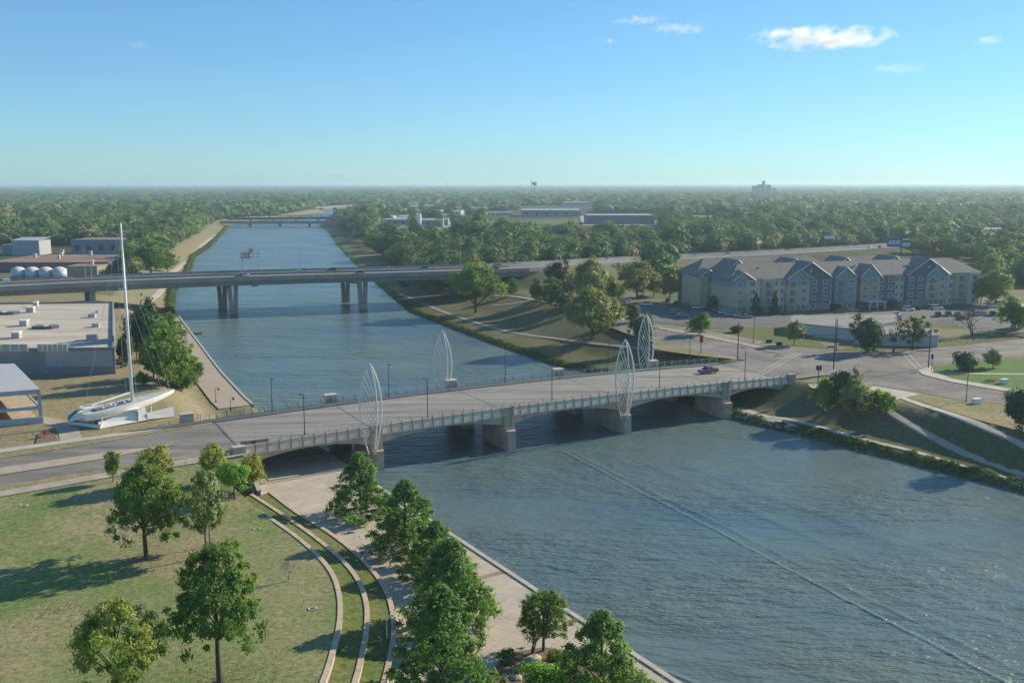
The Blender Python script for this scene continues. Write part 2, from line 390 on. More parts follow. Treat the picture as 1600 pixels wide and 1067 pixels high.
# water
def watermat():
    m = bpy.data.materials.new('river_water'); t = nt(m); b = t.nodes['Principled BSDF']
    b.inputs['IOR'].default_value = 1.333; b.inputs['Specular IOR Level'].default_value = .5
    nb = noise_node(t, .010, 4, sc3=(1, 1.8, 1)); rb = ramp(t, nb.outputs[0], [(.35, (.128, .172, .138)), (.65, (.078, .142, .176))])
    t.links.new(rb.outputs[0], b.inputs['Base Color']); b.inputs['Roughness'].default_value = .28
    w1 = noise_node(t, .42, 3, sc3=(.55, 1.35, 1, R(-8)), rough=.55)
    w2 = noise_node(t, 1.5, 2, sc3=(.6, 1.3, 1, R(-14)), rough=.6)
    w3 = noise_node(t, .16, 2, sc3=(.45, 1.3, 1, R(-4)), rough=.5)
    gust = noise_node(t, .014, 3, sc3=(1, 2.0, 1, R(10)), rough=.55)
    gr = ramp(t, gust.outputs[0], [(.40, .35), (.56, 1.0)])
    def mth(op, a, bb):
        n = t.nodes.new('ShaderNodeMath'); n.operation = op
        for i, x in enumerate((a, bb)):
            if x is None: continue
            if isinstance(x, (int, float)): n.inputs[i].default_value = x
            else: t.links.new(x, n.inputs[i])
        return n.outputs[0]
    h = mth('ADD', mth('MULTIPLY', w1.outputs[0], .95), mth('MULTIPLY', w2.outputs[0], .26))
    h = mth('ADD', h, mth('MULTIPLY', w3.outputs[0], .7))
    h = mth('MULTIPLY', h, gr.outputs[0])
    # wakes: ridges running along straight lines
    tc = t.nodes.new('ShaderNodeTexCoord'); sx = t.nodes.new('ShaderNodeSeparateXYZ'); t.links.new(tc.outputs['Object'], sx.inputs[0])
    wob = noise_node(t, .05, 3)
    for (p0, p1, amp, wid) in WAKES:
        d = (p1-p0).to_2d().normalized(); nrm = (-d.y, d.x)
        k = mth('ADD', mth('MULTIPLY', sx.outputs[0], nrm[0]), mth('MULTIPLY', sx.outputs[1], nrm[1]))
        k = mth('SUBTRACT', k, nrm[0]*p0.x+nrm[1]*p0.y)
        k = mth('ADD', k, mth('MULTIPLY', mth('SUBTRACT', wob.outputs[0], .5), 1.6))
        g = mth('MULTIPLY', k, 1/wid); g = mth('MULTIPLY', mth('MULTIPLY', g, g), -1.0); g = mth('EXPONENT', g, None)
        al = mth('ADD', mth('MULTIPLY', sx.outputs[0], d.x), mth('MULTIPLY', sx.outputs[1], d.y))
        a0 = p0.x*d.x+p0.y*d.y
        env = t.nodes.new('ShaderNodeMapRange'); t.links.new(al, env.inputs[0])
        env.inputs[1].default_value = a0-3; env.inputs[2].default_value = a0+12
        g = mth('MULTIPLY', g, env.outputs[0])
        h = mth('ADD', h, mth('MULTIPLY', g, amp))
    bp = t.nodes.new('ShaderNodeBump'); bp.inputs[0].default_value = 1.0; bp.inputs['Distance'].default_value = .95
    t.links.new(h, bp.inputs['Height']); t.links.new(bp.outputs[0], b.inputs['Normal'])
    return m
WAKES = [(at(860, 695, 0), at(1570, 1067, 0), .15, .4), (at(870, 695, 0), at(1625, 1067, 0), .09, .6), (at(1010, 1035, 0), at(1085, 1067, 0), .35, .4), (at(1000, 720, 0), at(1650, 1010, 0), .13, 1.3), (at(1080, 730, 0), at(1650, 940, 0), .10, 1.5), (at(455, 395, 0), at(360, 372, 0), .4, 1.2)]
mb = MB(); mb.add([(-900, -300, 0), (900, -300, 0), (900, 3500, 0), (-900, 3500, 0)], [(0, 1, 2, 3)])
WATER = watermat()
tag(obj('river_water', mb.mesh('river_water', WATER)), kind='structure')

# rip-rap stones along the right bank and below the promenade: beyond counting
def stones(name, P, rng, seedn, off=(-.4, 1.2), num=900, size=(.25, .6), y1=470, m=None):
    seed(seedn); Q = resample(P, 4000); Q = Q[(Q[:, 1] > rng[0]) & (Q[:, 1] < rng[1])]
    mb = MB()
    for _ in range(num):
        i = random.randrange(len(Q)-1); d = Q[i+1]-Q[i]; d /= np.linalg.norm(d); n = np.array((d[1], -d[0]))
        o = random.uniform(*off); p = Q[i]+n*o*(1 if P is RB else -1)
        z = max(H1(p[0], p[1]) if o > 0 else 0, 0)+.02; s = random.uniform(*size)
        a = Vector([random.gauss(0, 1) for _ in range(3)]).normalized(); b_ = a.cross(Vector((.3, .5, .8))).normalized(); c = a.cross(b_)
        mb.obox((p[0], p[1], z), a, b_, c, s, s*random.uniform(.5, .9), s*random.uniform(.4, .7))
    return tag(mb.build(name, m or RIPRAP), kind='stuff')
stones('bank_stones', RB, (120, 560), 3, (-.5, 1.6), 1300, (.12, .32))
# ---- the park lawn, the terraces and the plaza on the near left
arc1 = [at(x, y, 4.6) for x, y in [(366, 774), (400, 795.6), (456, 832), (495.6, 866), (521, 897), (531, 933), (531, 967), (525, 998), (505, 1067), (470, 1130), (410, 1220), (340, 1330)]]
arc2 = [at(x, y, 3.5) for x, y in [(392, 772), (442, 804), (498, 843), (540.6, 880), (563, 911), (573, 944.7), (573, 970), (570, 998), (555, 1067), (522, 1140), (470, 1230), (400, 1340)]]
arc3 = [at(x, y, 2.4) for x, y in [(420, 768), (467, 804), (507, 826.6), (546, 855), (583, 891), (605, 925), (614, 959), (615, 995), (600, 1067), (572, 1140), (530, 1230), (470, 1340)]]
A1, A2, A3 = [resample(chaikin([tuple(p) for p in a], 2), 90) for a in (arc1, arc2, arc3)]
top = [B(-170, -12.5), B(-98, -5.4), B(-84, -3.8), B(-66, -2.2), B(-57.5, -2.2), B(-57.3, -4.0)]
lawn_poly = [(p[0], p[1]) for p in A1]+[(-60, 10), (-170, 10), (-200, 100)]+[(p.x, p.y) for p in top]
sheet('park_lawn', lawn_poly, Hlawn, LAWN, 3.0)
def strip(name, P, Q, z0, z1, m, k=6, o0=.55, o1=0):
    mb = MB(); n = len(P)
    for i in range(n):
        for j in range(k+1):
            t = j/k; mb.v.append((P[i][0]*(1-t)+Q[i][0]*t, P[i][1]*(1-t)+Q[i][1]*t, z0*(1-t)+z1*t))
    for i in range(n-1):
        for j in range(k):
            a = i*(k+1)+j; mb.f.append((a, a+1, a+k+2, a+k+1)); mb.mi.append(0)
    o = mb.build(name, m, smooth=True); return tag(o, kind='structure')
strip('terrace_grass', A1, A2, 3.95, 3.4, TERR)
strip('terrace_grass', A2, A3, 2.85, 2.3, TERR)
COPE = mat('tan_coping', (.50, .40, .29), .85, var=.2, scale=.8)
for k, (A, zt, zb) in enumerate(((A1, 4.72, 3.6), (A2, 3.62, 2.5), (A3, 2.52, 1.1))):
    names = ('innermost curved seat wall at the edge of the park lawn', 'middle curved seat wall between the two grass terraces', 'outermost curved seat wall between the lower grass terrace and the plaza')
    t = thing('seat_wall', names[k], 'wall', (A[0][0], A[0][1], zb), group='curved seat walls of the river terraces')
    W = resample(A, 260); T = np.gradient(W[:, :2], axis=0); T /= np.linalg.norm(T, axis=1)[:, None]; N = np.stack([-T[:, 1], T[:, 0]], 1)
    mb = MB(); mb.sweep([((W[i][0], W[i][1], 0), (N[i][0], N[i][1], 0)) for i in range(0, 260, 3)], [(-.24, zb), (.24, zb), (.24, zt-.12), (-.24, zt-.12)])
    mb.build('wall_core', CONC_L, t)
    for s in range(0, 256, 4):
        mb = MB(); mb.sweep([((W[i][0], W[i][1], 0), (N[i][0], N[i][1], 0)) for i in range(s, min(s+5, 260))], [(-.33, zt-.12), (.33, zt-.12), (.33, zt), (-.33, zt)])
        a = W[s]; b_ = W[min(s+4, 259)]; c = (a+b_)/2
        mb.v = [(c[0]+(x-c[0])*.985, c[1]+(y-c[1])*.985, z) for x, y, z in mb.v]
        mb.build('coping_block', COPE, t)
# plaza
def pavemat():
    m = bpy.data.materials.new('plaza_concrete'); t = nt(m); b = t.nodes['Principled BSDF']; b.inputs['Roughness'].default_value = .85
    tc = t.nodes.new('ShaderNodeTexCoord'); mp = t.nodes.new('ShaderNodeMapping'); mp.inputs['Rotation'].default_value = (0, 0, R(32)); t.links.new(tc.outputs['Object'], mp.inputs[0])
    br = t.nodes.new('ShaderNodeTexBrick'); br.offset = 0; br.inputs['Scale'].default_value = 1; br.inputs['Brick Width'].default_value = 3.0; br.inputs['Row Height'].default_value = 3.0
    br.inputs['Mortar Size'].default_value = .035; br.inputs['Color1'].default_value = (.50, .43, .34, 1); br.inputs['Color2'].default_value = (.46, .40, .32, 1); br.inputs['Mortar'].default_value = (.30, .26, .21, 1)
    t.links.new(mp.outputs[0], br.inputs[0]); n = noise_node(t, .3, 7); r = ramp(t, n.outputs[0], [(.3, .82), (.7, 1.12)])
    t.links.new(mix(t, br.outputs[0], r.outputs[0], 1.0, 'MULTIPLY'), b.inputs['Base Color']); return m
PLAZA = pavemat()
def bankpt(t_, off=0.0, z=0):              # along the straight left bank: t_ metres from (-36.4,191.1) towards the camera
    d = np.array((.522, -.853)); n = np.array((-.853, -.522)); p = np.array((-36.4, 191.1))+d*t_+n*off
    return Vector((p[0], p[1], z))
plz = [bankpt(-38, .5), bankpt(125, .5)]+[Vector((p[0], p[1])) for p in A3[::-1]]+[B(-58, -6), B(-56, -1), B(-55.4, 30), bankpt(-38, 17)]
plz = [(p[0], p[1]) for p in plz]
sheet('plaza', plz, lambda x, y: 1.35+0*x, PLAZA, 5)
for t0 in (44, 56, 68, 20, -6):            # pinkish brick bands across the plaza
    sheet('brick_band', [tuple(bankpt(t0, .6)[:2]), tuple(bankpt(t0+1.1, .6)[:2]), tuple(bankpt(t0+1.1, 8.5 if t0 < 50 else 7)[:2]), tuple(bankpt(t0, 8.5 if t0 < 50 else 7)[:2])], lambda x, y: 1.356+0*x, BRICKP, 4)
t = thing('river_wall', 'pale concrete quay wall edging the riverside plaza', 'wall', tuple(bankpt(-46, 0, 0)))
mb = MB(); mb.sweep([(bankpt(a, 0, 0), (-.853, -.522, 0)) for a in (-50, 40, 125)], [(-.05, -1.5), (.5, -1.5), (.5, 1.3), (-.05, 1.3)]); mb.build('wall_face', CONC, t)
for a in np.arange(-38, 123, 2.5):
    mb = MB(); mb.sweep([(bankpt(a, 0, 0), (-.853, -.522, 0)), (bankpt(a+2.46, 0, 0), (-.853, -.522, 0))], [(-.12, 1.3), (.62, 1.3), (.62, 1.52), (-.12, 1.52)]); mb.build('coping_stone', CONC_L, t)
# ---- left roads and pavements
def ruled(name, ll, rr, zf, m, kk=1):
    return sheet(name, [(p.x, p.y) for p in ll]+[(p.x, p.y) for p in rr[::-1]], zf, m, 4.0)
def zroad(off): return lambda x, y: np.array([zr(q) for q in np.atleast_1d(uvof(x, y)[0])])+off
us = [-57, -66, -80, -98, -180]
def edge(vals): return [B(u, v) for u, v in zip(us, vals)]
ruled('road', edge([4.0, 3.2, 1.8, -.3, -9]), edge([25, 23.5, 20.8, 18.9, 10]), zroad(.02), ASPH)
sheet('verge', [(p.x, p.y) for p in [B(-66, 12), B(-80, 8.3), B(-98, 7.2), B(-180, -1)]]+[(p.x, p.y) for p in [B(-180, 3.6), B(-98, 11.9), B(-80, 12.9)]], zroad(.14), mat('median_paving', (.40, .34, .26), .9, var=.15), 3)
ruled('pavement', edge([-3, -3.4, -4.2, -6.4, -15]), edge([1.0, .4, -.9, -3.2, -11.5]), zroad(.1), CONC)
ruled('verge', edge([1.05, .45, -.85, -3.15, -11.4]), edge([3.95, 3.15, 1.75, -.35, -9.1]), zroad(.06), DRYG)
ruled('verge', edge([25.05, 23.6, 20.9, 19, 10.1]), edge([25.3, 25.2, 24.2, 23, 14]), zroad(.06), DRYG)
ruled('pavement', edge([25.4, 25.3, 24.3, 23.1, 14.1]), edge([28.4, 28, 26.8, 26.2, 17]), zroad(.11), CONC_L)
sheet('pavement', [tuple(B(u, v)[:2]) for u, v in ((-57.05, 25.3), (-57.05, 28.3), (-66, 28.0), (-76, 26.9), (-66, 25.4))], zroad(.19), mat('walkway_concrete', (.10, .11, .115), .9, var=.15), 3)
# boat lawn on top of the left bank, with path
pth = [at(x, y, 6.05) for x, y in [(30, 648), (90, 650), (118, 662), (150, 680)]]
Hs = lambda x, y: H(x, y)
ribbon('path', [at(55, 652, 6), at(80, 656, 6), at(105, 665, 6), at(112, 690, 6)], 4, CONC, .06)
ribbon('path', [og(282, 617), og(300, 630), og(312, 645), og(318, 655)], 2.5, mat('tan_path', (.36, .29, .2), .9), .06)
# promenade beyond the bridge
PR = resample(LB, 3000); PR = PR[(PR[:, 1] > 236) & (PR[:, 1] < 412)]
T = np.gradient(PR, axis=0); T /= np.linalg.norm(T, axis=1)[:, None]; NL = np.stack([-T[:, 1], T[:, 0]], 1)
mb = MB(); mb.sweep([((p[0], p[1], 0), (n[0], n[1], 0)) for p, n in zip(PR[::6], NL[::6])], [(0, -1), (8.8, -1), (8.8, 2.15), (0, 2.15)])
tag(mb.build('promenade', mat('promenade_paving', (.40, .325, .25), .85, var=.15, scale=.5, sc3=(.4, 2.2, 1, R(-24)))), kind='structure')
t = thing('quay_edge', 'pale stone edging along the riverside promenade beyond the road bridge', 'wall', (PR[0][0], PR[0][1], 0))
for i in range(0, len(PR)-8, 7):
    j = min(i+7, len(PR)-1)
    mb = MB(); mb.sweep([((PR[i][0], PR[i][1], 0), (NL[i][0], NL[i][1], 0)), ((PR[j][0]-T[j][0]*.04, PR[j][1]-T[j][1]*.04, 0), (NL[j][0], NL[j][1], 0))], [(-.12, 1.9), (.5, 1.9), (.5, 2.35), (-.12, 2.35)]); mb.build('coping_stone', CONC_L, t)
# ---- right side flat ground: roads etc at z = G
def gp(l, z=G): return [tuple(at(x, y, z)[:2]) for x, y in l]
flat = lambda off: (lambda x, y: G+off+0*x)
bend = [tuple(B(83.5, 4)[:2])], [tuple(B(83.5, 25)[:2])]
road_poly = gp([(900, 476), (985, 500), (1114, 518.5), (1234, 542.5), (1298, 548), (1327, 552), (1425, 547.5), (1511, 540), (1600, 530), (1740, 512), (1740, 541), (1600, 557.5), (1543, 563), (1456, 570.5), (1438, 574), (1431, 580), (1440, 587), (1485, 599), (1577, 615), (1740, 648), (1740, 668), (1568, 632), (1508, 626.6), (1439, 615), (1367, 602), (1300, 600)])+[tuple(B(96, .5)[:2]), tuple(B(84, .5)[:2]), tuple(B(81.3, .5)[:2]), tuple(B(81.3, 25)[:2])]+gp([(1165, 563.5), (1100, 550), (1026, 536), (975, 520), (900, 490)])
sheet('road', road_poly, flat(.05), mat('junction_asphalt', (.185, .17, .15), .9, var=.42, scale=.10, fine=11), 5)
sheet('verge', gp([(1029, 511.5), (1110, 525), (1196, 544), (1190, 546.5), (1105, 528.5), (1029, 514.5)]), flat(.17), mat('median_stone', (.38, .31, .22), .9, var=.2), 4)
sheet('verge', gp([(1190, 546), (1212, 549), (1226, 553), (1218, 554.5), (1196, 550)]), flat(.175), DRYG, 3)
sheet('parking_lot', gp([(955, 468), (1065, 478), (1150, 492), (1300, 492), (1420, 484), (1540, 477), (1740, 462), (1740, 512), (1600, 528), (1560, 520), (1480, 508), (1430, 500), (1400, 500), (1240, 508), (1175, 517), (1100, 512), (1000, 500)]), flat(.03), mat('parking_asphalt', (.12, .12, .115), .9, var=.3, scale=.1, fine=8), 5)
sheet('green_lawn', gp([(1114, 517), (1150, 512), (1225, 512), (1262, 522), (1296, 546), (1234, 541)]), flat(.06), TERR, 3)
sheet('green_lawn', gp([(1458, 573), (1543, 565), (1600, 560), (1740, 545), (1740, 640), (1577, 608), (1487, 593), (1458, 581)]), flat(.07), GREENL, 3)
sheet('pavement', gp([(1441, 576.5), (1456, 572.5), (1458, 581), (1487, 593), (1577, 608.5), (1740, 641), (1740, 646), (1577, 613.8), (1486, 598), (1441, 586.3), (1434, 580.5)]), flat(.13), CONC_L, 3)
ribbon('path', [at(1465, 584, G), at(1520, 585, G), (at(1600, 586, G)), at(1700, 588, G)], 1.6, CONC_L, .12)
sheet('dry_verge', gp([(1444, 617), (1508, 629), (1568, 634.5), (1740, 672), (1740, 720), (1600, 676), (1520, 655), (1425, 623)]), flat(.05), DRYG, 3)
sheet('pavement', gp([(1262, 601), (1367, 604.5), (1441, 617), (1415, 622), (1398, 626), (1372, 617), (1310, 611), (1268, 607)]), flat(.09), CONC_L, 3)
ribbon('path', [at(x, y, G) for x, y in [(1385, 613), (1430, 631), (1480, 646), (1540, 664), (1600, 681), (1680, 712)]], 1.9, CONC_L, .13)
ribbon('path', [og(x, y) for x, y in [(1350, 614), (1368, 628), (1385, 641), (1436, 671), (1514, 712), (1560, 730), (1600, 744), (1650, 762)]], 2.3, CONC, .14, 90)
ribbon('path', [og(x, y) for x, y in [(1150, 649), (1200, 652), (1241, 658), (1290, 671), (1347, 688), (1428, 706), (1485, 725), (1545, 742), (1600, 757), (1660, 776)]], 1.5, CONC_L, .14, 110)
sheet('quay_slab', [tuple(p[:2]) for p in [og(1128, 643), og(1155, 652), og(1200, 666), og(1240, 676), og(1258, 672), og(1215, 655), og(1160, 638)]], lambda x, y: H(x, y)+.1, PAVE, 2)
sheet('verge', gp([(1018, 538), (1030, 532), (1080, 541), (1172, 561), (1150, 562), (1090, 556), (1040, 549), (1020, 545)]), flat(.04), DRYG, 3)
ribbon('path', [at(1175, 563, G), at(1130, 558, G), og(1080, 551), og(1020, 545), og(960, 541.5), og(900, 534), og(860, 528), og(815, 523), og(778, 515), og(735, 502), og(690, 487), og(650, 470), og(620, 458)], 2.2, mat('shade_toned_path', (.27, .245, .2), .9), .16, 150)  # path colour darkened to stand in for shade on the bank
ribbon('path', [og(770, 478), og(800, 475), og(830, 470), og(870, 466)], 2.2, CONC, .16, 50)
ribbon('path', [at(1022, 512, G), at(985, 503, G), og(940, 492), og(900, 480), og(850, 472), og(800, 463), og(760, 463)], 2.2, CONC, .16, 80)
# footpath on the far left bank
ribbon('path', [og(232, 470), og(252, 455), og(262, 430), og(270, 424), og(290, 410), og(302, 396), og(318, 380), og(340, 365)], 3, CONC_L, .16, 120)
# road markings
def uline(name, u0, u1, v, w_, off, step=None, dash=None):
    mb = MB(); u = u0
    while u < u1:
        e = min(u1, u+(dash or 6))
        a, b_, c, d = B(u, v-w_/2), B(e, v-w_/2), B(e, v+w_/2), B(u, v+w_/2)
        z0, z1 = zr(u)+off, zr(e)+off
        mb.add([(a.x, a.y, z0), (b_.x, b_.y, z1), (c.x, c.y, z1), (d.x, d.y, z0)], [(0, 1, 2, 3)])
        u = e+((step-dash) if dash else 0)
    return tag(mb.build(name, LINEP), kind='structure')
for v in (8.0, 20.9): uline('lane_marking', -54, 84, v, .14, .034, 12, 3)
YP = mat('yellow_paint', (.42, .32, .10), .8, var=.3)
o = uline('centre_marking', -54, 84, 14.35, .12, .036); o.data.materials[0] = YP
o = uline('centre_marking', -54, 84, 14.7, .12, .036); o.data.materials[0] = YP
for v in (4.5, 24.5): uline('edge_marking', -54, 84, v, .12, .034)
def gline(pts, w_, off=.056, dash=None):
    mb = MB()
    for a, b_ in pts:
        a = at(*a, G); b_ = at(*b_, G); d = (b_-a); L = d.length; d.normalize(); n = Vector((-d.y, d.x, 0))*w_/2
        s = 0
        while s < L:
            e = min(L, s+(dash or L)); p, q = a+d*s, a+d*e; p.z = q.z = G+off
            mb.add([p-n, q-n, q+n, p+n], [(0, 1, 2, 3)]); s = e+(dash*1.5 if dash else 1)
    return tag(mb.build('road_marking', LINEP), kind='structure')
gline([((1445, 553), (1600, 541)), ((1450, 565), (1600, 549))], .18)
gline([((1300, 595), (1440, 607)), ((1440, 607), (1560, 622))], .16, dash=3)
gline([((1160, 556), (1030, 523)), ((1240, 548), (1120, 522))], .16, dash=3)
gline([((1180, 586), (1245, 551)), ((1188, 587), (1252, 552)), ((1255, 549), (1400, 551)), ((1410, 553), (1432, 577)), ((1418, 552), (1440, 576)), ((1240, 595), (1400, 601))], .14)
# ------------------------------------------------------------ the road bridge with arched spans
U3 = Vector((U[0], U[1], 0)); V3 = Vector((V[0], V[1], 0)); Z3 = Vector((0, 0, 1))
br = thing('road_bridge', 'wide concrete road bridge on low arches crossing the river in the middle distance', 'bridge', tuple(B(0, 0, 0)))
us_ = list(np.arange(-57, 81.6, 2.3))
def longstrip(name, prof, m, u0=-57, u1=81.3, step=2.3, par=br):
    mb = MB(); uu = np.arange(u0, u1+.01, (u1-u0)/max(1, round((u1-u0)/step)))
    mb.sweep([(B(u, 0, zr(u)), (V[0], V[1], 0)) for u in uu], prof); return mb.build(name, m, par)
longstrip('deck', [(.3, -1.1), (28.2, -1.1), (28.2, -.02), (25.3, 0), (14.5, .06), (4.3, 0), (.3, -.02)], DECKM)
longstrip('walkway', [(.35, 0), (4.0, 0), (4.0, .19), (.35, .19)], mat('walkway_concrete', (.10, .11, .115), .9, var=.15))
longstrip('walkway', [(25.2, 0), (28.2, 0), (28.2, .19), (25.2, .19)], mat('walkway_concrete', (.21, .20, .18)))
PIER = [-30.3, 0, 30.3, 60.5]; ENDS = [-57]+PIER+[81.5]
def soffit(u):
    for a, b_ in zip(ENDS[:-1], ENDS[1:]):
        if a <= u <= b_:
            c = (a+b_)/2; h = (b_-a)/2; q = abs(u-c)/h
            return zr(u)-1.2-1.9*q**2.2
    return zr(u)-3
PIERM = mat('pier_concrete', (.45, .36, .27), .9, var=.3, scale=.45, bump=.15)
for (v0, v1) in ((-.05, 1.6), (9, 10.2), (18.5, 19.7), (26.9, 28.5)):
    mb = MB(); uu = np.arange(-57, 81.6, 1.26)
    for u in uu:
        p, q = B(u, v0), B(u, v1); zs = soffit(u); zt = zr(u)-.12
        mb.v += [(p.x, p.y, zs), (q.x, q.y, zs), (q.x, q.y, zt), (p.x, p.y, zt)]
    for i in range(len(uu)-1):
        for k in range(4): mb.f.append((i*4+k, i*4+(k+1) % 4, i*4+4+(k+1) % 4, i*4+4+k)); mb.mi.append(0)
    mb.build('arched_girder', PIERM, br)
for u in PIER:
    for (v0, v1, s) in ((-.9, 9.6, -1), (19.2, 29.2, 1)):
        mb = MB(); z1 = zr(u)-3.0
        def pr(poly, za, zb): mb.prism([tuple(B(u+a, b_)[:2]) for a, b_ in poly], za, zb)
        if s < 0:
            pr([(-1.25, v0), (1.25, v0), (1.25, v1), (-1.25, v1)], -3, z1)
            pr([(-.9, v0-1.3), (.9, v0-1.3), (1.25, v0), (-1.25, v0)], -3, z1-.7)
        else:
            pr([(-1.25, v0), (1.25, v0), (1.25, v1), (-1.25, v1)], -3, z1)
            pr([(-1.25, v1), (1.25, v1), (.9, v1+1.3), (-.9, v1+1.3)], -3, z1-.7)
        mb.build('pier', PIERM, br)
        mb = MB(); vv = -.55 if s < 0 else 28.5
        mb.prism([tuple(B(u+a, vv+b_)[:2]) for a, b_ in ((-1.1, 0), (1.1, 0), (1.1, .5), (-1.1, .5))], z1-.02, zr(u)+1.25)
        mb.prism([tuple(B(u+a, vv+b_)[:2]) for a, b_ in ((.55, -.45 if s < 0 else .5), (1.1, -.45 if s < 0 else .5), (1.1, 0 if s < 0 else .9), (.55, 0 if s < 0 else .9))], z1-.9, zr(u)+1.6)
        mb.build('pylon', PIERM, br)
def panel_mesh():
    mb = MB()
    for y0, y1, y2, y3, z0, z1 in ((-.62, .0, -.05, .15, -.75, .95), (-.13, .17, -.13, .17, .952, 1.08)):
        mb.add([(x, y, z) for x in (-1.07, 1.07) for y, z in ((y0, z0), (y1, z0), (y3, z1), (y2, z1))], [(0, 1, 2, 3), (7, 6, 5, 4), (0, 4, 5, 1), (1, 5, 6, 2), (2, 6, 7, 3), (3, 7, 4, 0)])
    return mb.mesh('parapet_panel', mat('parapet_concrete', (.70, .55, .40), .85, var=.25, scale=.35, bump=.1))
def post_mesh():
    mb = MB(); mb.box(-.035, .035, -.66, -.5, -.8, .0); mb.box(-.035, .035, -.2, -.05, .0, 1.55); mb.obox((0, -.36, .0), (1, 0, 0), (0, .3, .95), (0, -.95, .3), .05, .8, .06); return mb.mesh('parapet_post', mat('brown_post', (.22, .18, .14), .6))
pm, qm = panel_mesh(), post_mesh(); ang = math.atan2(U[1], U[0])
n_ = 60; st = 138.0/n_
for i in range(n_):
    u = -56.8+st*(i+.5); sl_ = (zr(u+.5)-zr(u-.5))
    o = obj('parapet_panel', pm, br, B(u, .14, zr(u))-br.location); o.rotation_euler = (0, -math.atan(sl_), ang); o.scale = (st/2.3, 1, 1)
    if i % 1 == 0:
        o = obj('parapet_post', qm, br, B(u-st/2, .14, zr(u))-br.location); o.rotation_euler = (0, 0, ang)
def rail(name, label, path, h=1.05, post=2.3, m=GREYM, par=None, rails=(1.0, .72, .44, .16), r=.025, group=None, pr=.035):
    path = [Vector(p) for p in path]
    t = par or thing(name, label, 'railing', tuple(path[0]), group=group)
    for rr in rails:
        mb = MB(); mb.tube([p+Z3*h*rr for p in path], r, 5); mb.build('rail', m, t)
    P = resample([tuple(p) for p in path], 400); L = sum((path[i+1]-path[i]).length for i in range(len(path)-1))
    k = max(1, int(L/post)); pm_ = MB(); pm_.box(-pr, pr, -pr, pr, 0, h); pmm = pm_.mesh('post', m)
    for i in range(k+1):
        p = P[int(i*399/k)]; obj('post', pmm, t, Vector(p)-t.location)
    return t
uu = np.arange(-56, 81, 3.0)
rail('roadside_railing', 'grey metal railing between the near walkway and the traffic lanes of the bridge', [B(u, 4.05, zr(u)+.1) for u in uu], 1.05, 2.5, rails=(1.0, .55))
rail('bridge_railing', 'pale green metal railing with stubby light posts along the far edge of the bridge', [B(u, 28.3, zr(u)+.1) for u in np.arange(-56, 84, 3.0)], 1.35, 2.6, mat('pale_green_rail', (.42, .48, .42), .5, .1), rails=(1.0, .78, .56, .34, .12), pr=.12)
rail('parapet_rail', 'thin metal handrail above the concrete parapet on the near edge of the bridge', [B(u, -.08, zr(u)+.1) for u in uu], 1.5, 400, rails=(1.0,), r=.03)
for u, w_ in ((-56.9, .4), (-30.3, .14), (0, .14), (30.3, .14), (60.5, .14), (81.2, .3)):
    mb = MB(); mb.add([B(u-w_/2, 4.1, zr(u)+.05), B(u+w_/2, 4.1, zr(u)+.05), B(u+w_/2, 14.5, zr(u)+.10), B(u-w_/2, 14.5, zr(u)+.10), B(u+w_/2, 25.1, zr(u)+.05), B(u-w_/2, 25.1, zr(u)+.05)], [(0, 1, 2, 3), (3, 2, 4, 5)]); mb.build('expansion_joint', mat('joint_black', (.15, .14, .125), .9), br)
# abutments and wing walls
mb = MB(); mb.prism([tuple(B(a, b_)[:2]) for a, b_ in ((-58.2, -.6), (-55, -.6), (-55, 29), (-58.2, 29))], 0, 6.0); mb.build('abutment', PIERM, br)
mb = MB(); mb.prism([tuple(B(a, b_)[:2]) for a, b_ in ((81, -.6), (84, -.6), (84, 29), (81, 29))], 0, 6.4); mb.build('abutment', PIERM, br)
mb = MB(); mb.prism([tuple(B(a, b_)[:2]) for a, b_ in ((-59, -1.6), (-56.6, -1.6), (-56.6, .0), (-59, .0))], 0, 8.35); mb.build('end_pillar', mat('end_pillar_stone', (.47, .42, .33), .85), br)
mb = MB(); mb.prism([tuple(B(a, b_)[:2]) for a, b_ in ((81.4, -.8), (83.4, -.8), (83.4, .6), (81.4, .6))], 0, 8.7); mb.build('end_pillar', CONC, br)
mb = MB(); mb.prism([tuple(B(a, b_)[:2]) for a, b_ in ((-57.2, -12), (-56.6, -12), (-56.6, -.7), (-57.2, -.7))], 0, lambda x, y: 6.9 if uvof(x, y)[1] > -3 else 2.6)
wt = thing('wing_wall', 'sloping concrete wing wall between the park lawn and the plaza beside the bridge', 'wall', tuple(B(-57, -6)))
mb.build('wall_face', CONC, wt)
mb = MB(); mb.sweep([(B(-56.9, -.8, 7.0), (U[0], U[1], 0)), (B(-56.9, -12.2, 2.65), (U[0], U[1], 0))], [(-.4, 0), (.4, 0), (.4, .2), (-.4, .2)]); mb.build('coping', CONC_L, wt)
# pale stone boxes on the far railing above each pier, and near-left overlook
for i, u in enumerate(PIER+[-62]):
    lb = ['pale stone lookout block on the far bridge railing left of the tall steel sails', 'pale stone block at the foot of the far left steel sail', 'pale stone block on the far railing midway between the two far steel sails', 'pale stone block at the foot of the far right steel sail', 'pale yellow stone block on the far railing by the boat lawn'][i]
    z = zr(u); t = thing('stone_block', lb, 'block', tuple(B(u, 29.4, z)), ang, 'stone blocks on the far bridge railing')
    mb = MB(); mb.box(-1.3, 1.3, -.8, 1.2, -.6, 1.7); obj('block_body', mb.mesh('block_body', mat('cream_stone', (.52, .46, .34), .85)), t)
    mb = MB(); mb.box(-1.45, 1.45, -.95, 1.35, 1.7, 1.86); obj('block_cap', mb.mesh('block_cap', CONC_L), t)
mb = MB()
t = thing('overlook_wall', 'low pale stone parapet with a small dark opening at the near left end of the bridge', 'wall', tuple(B(-57, 1, 7)))
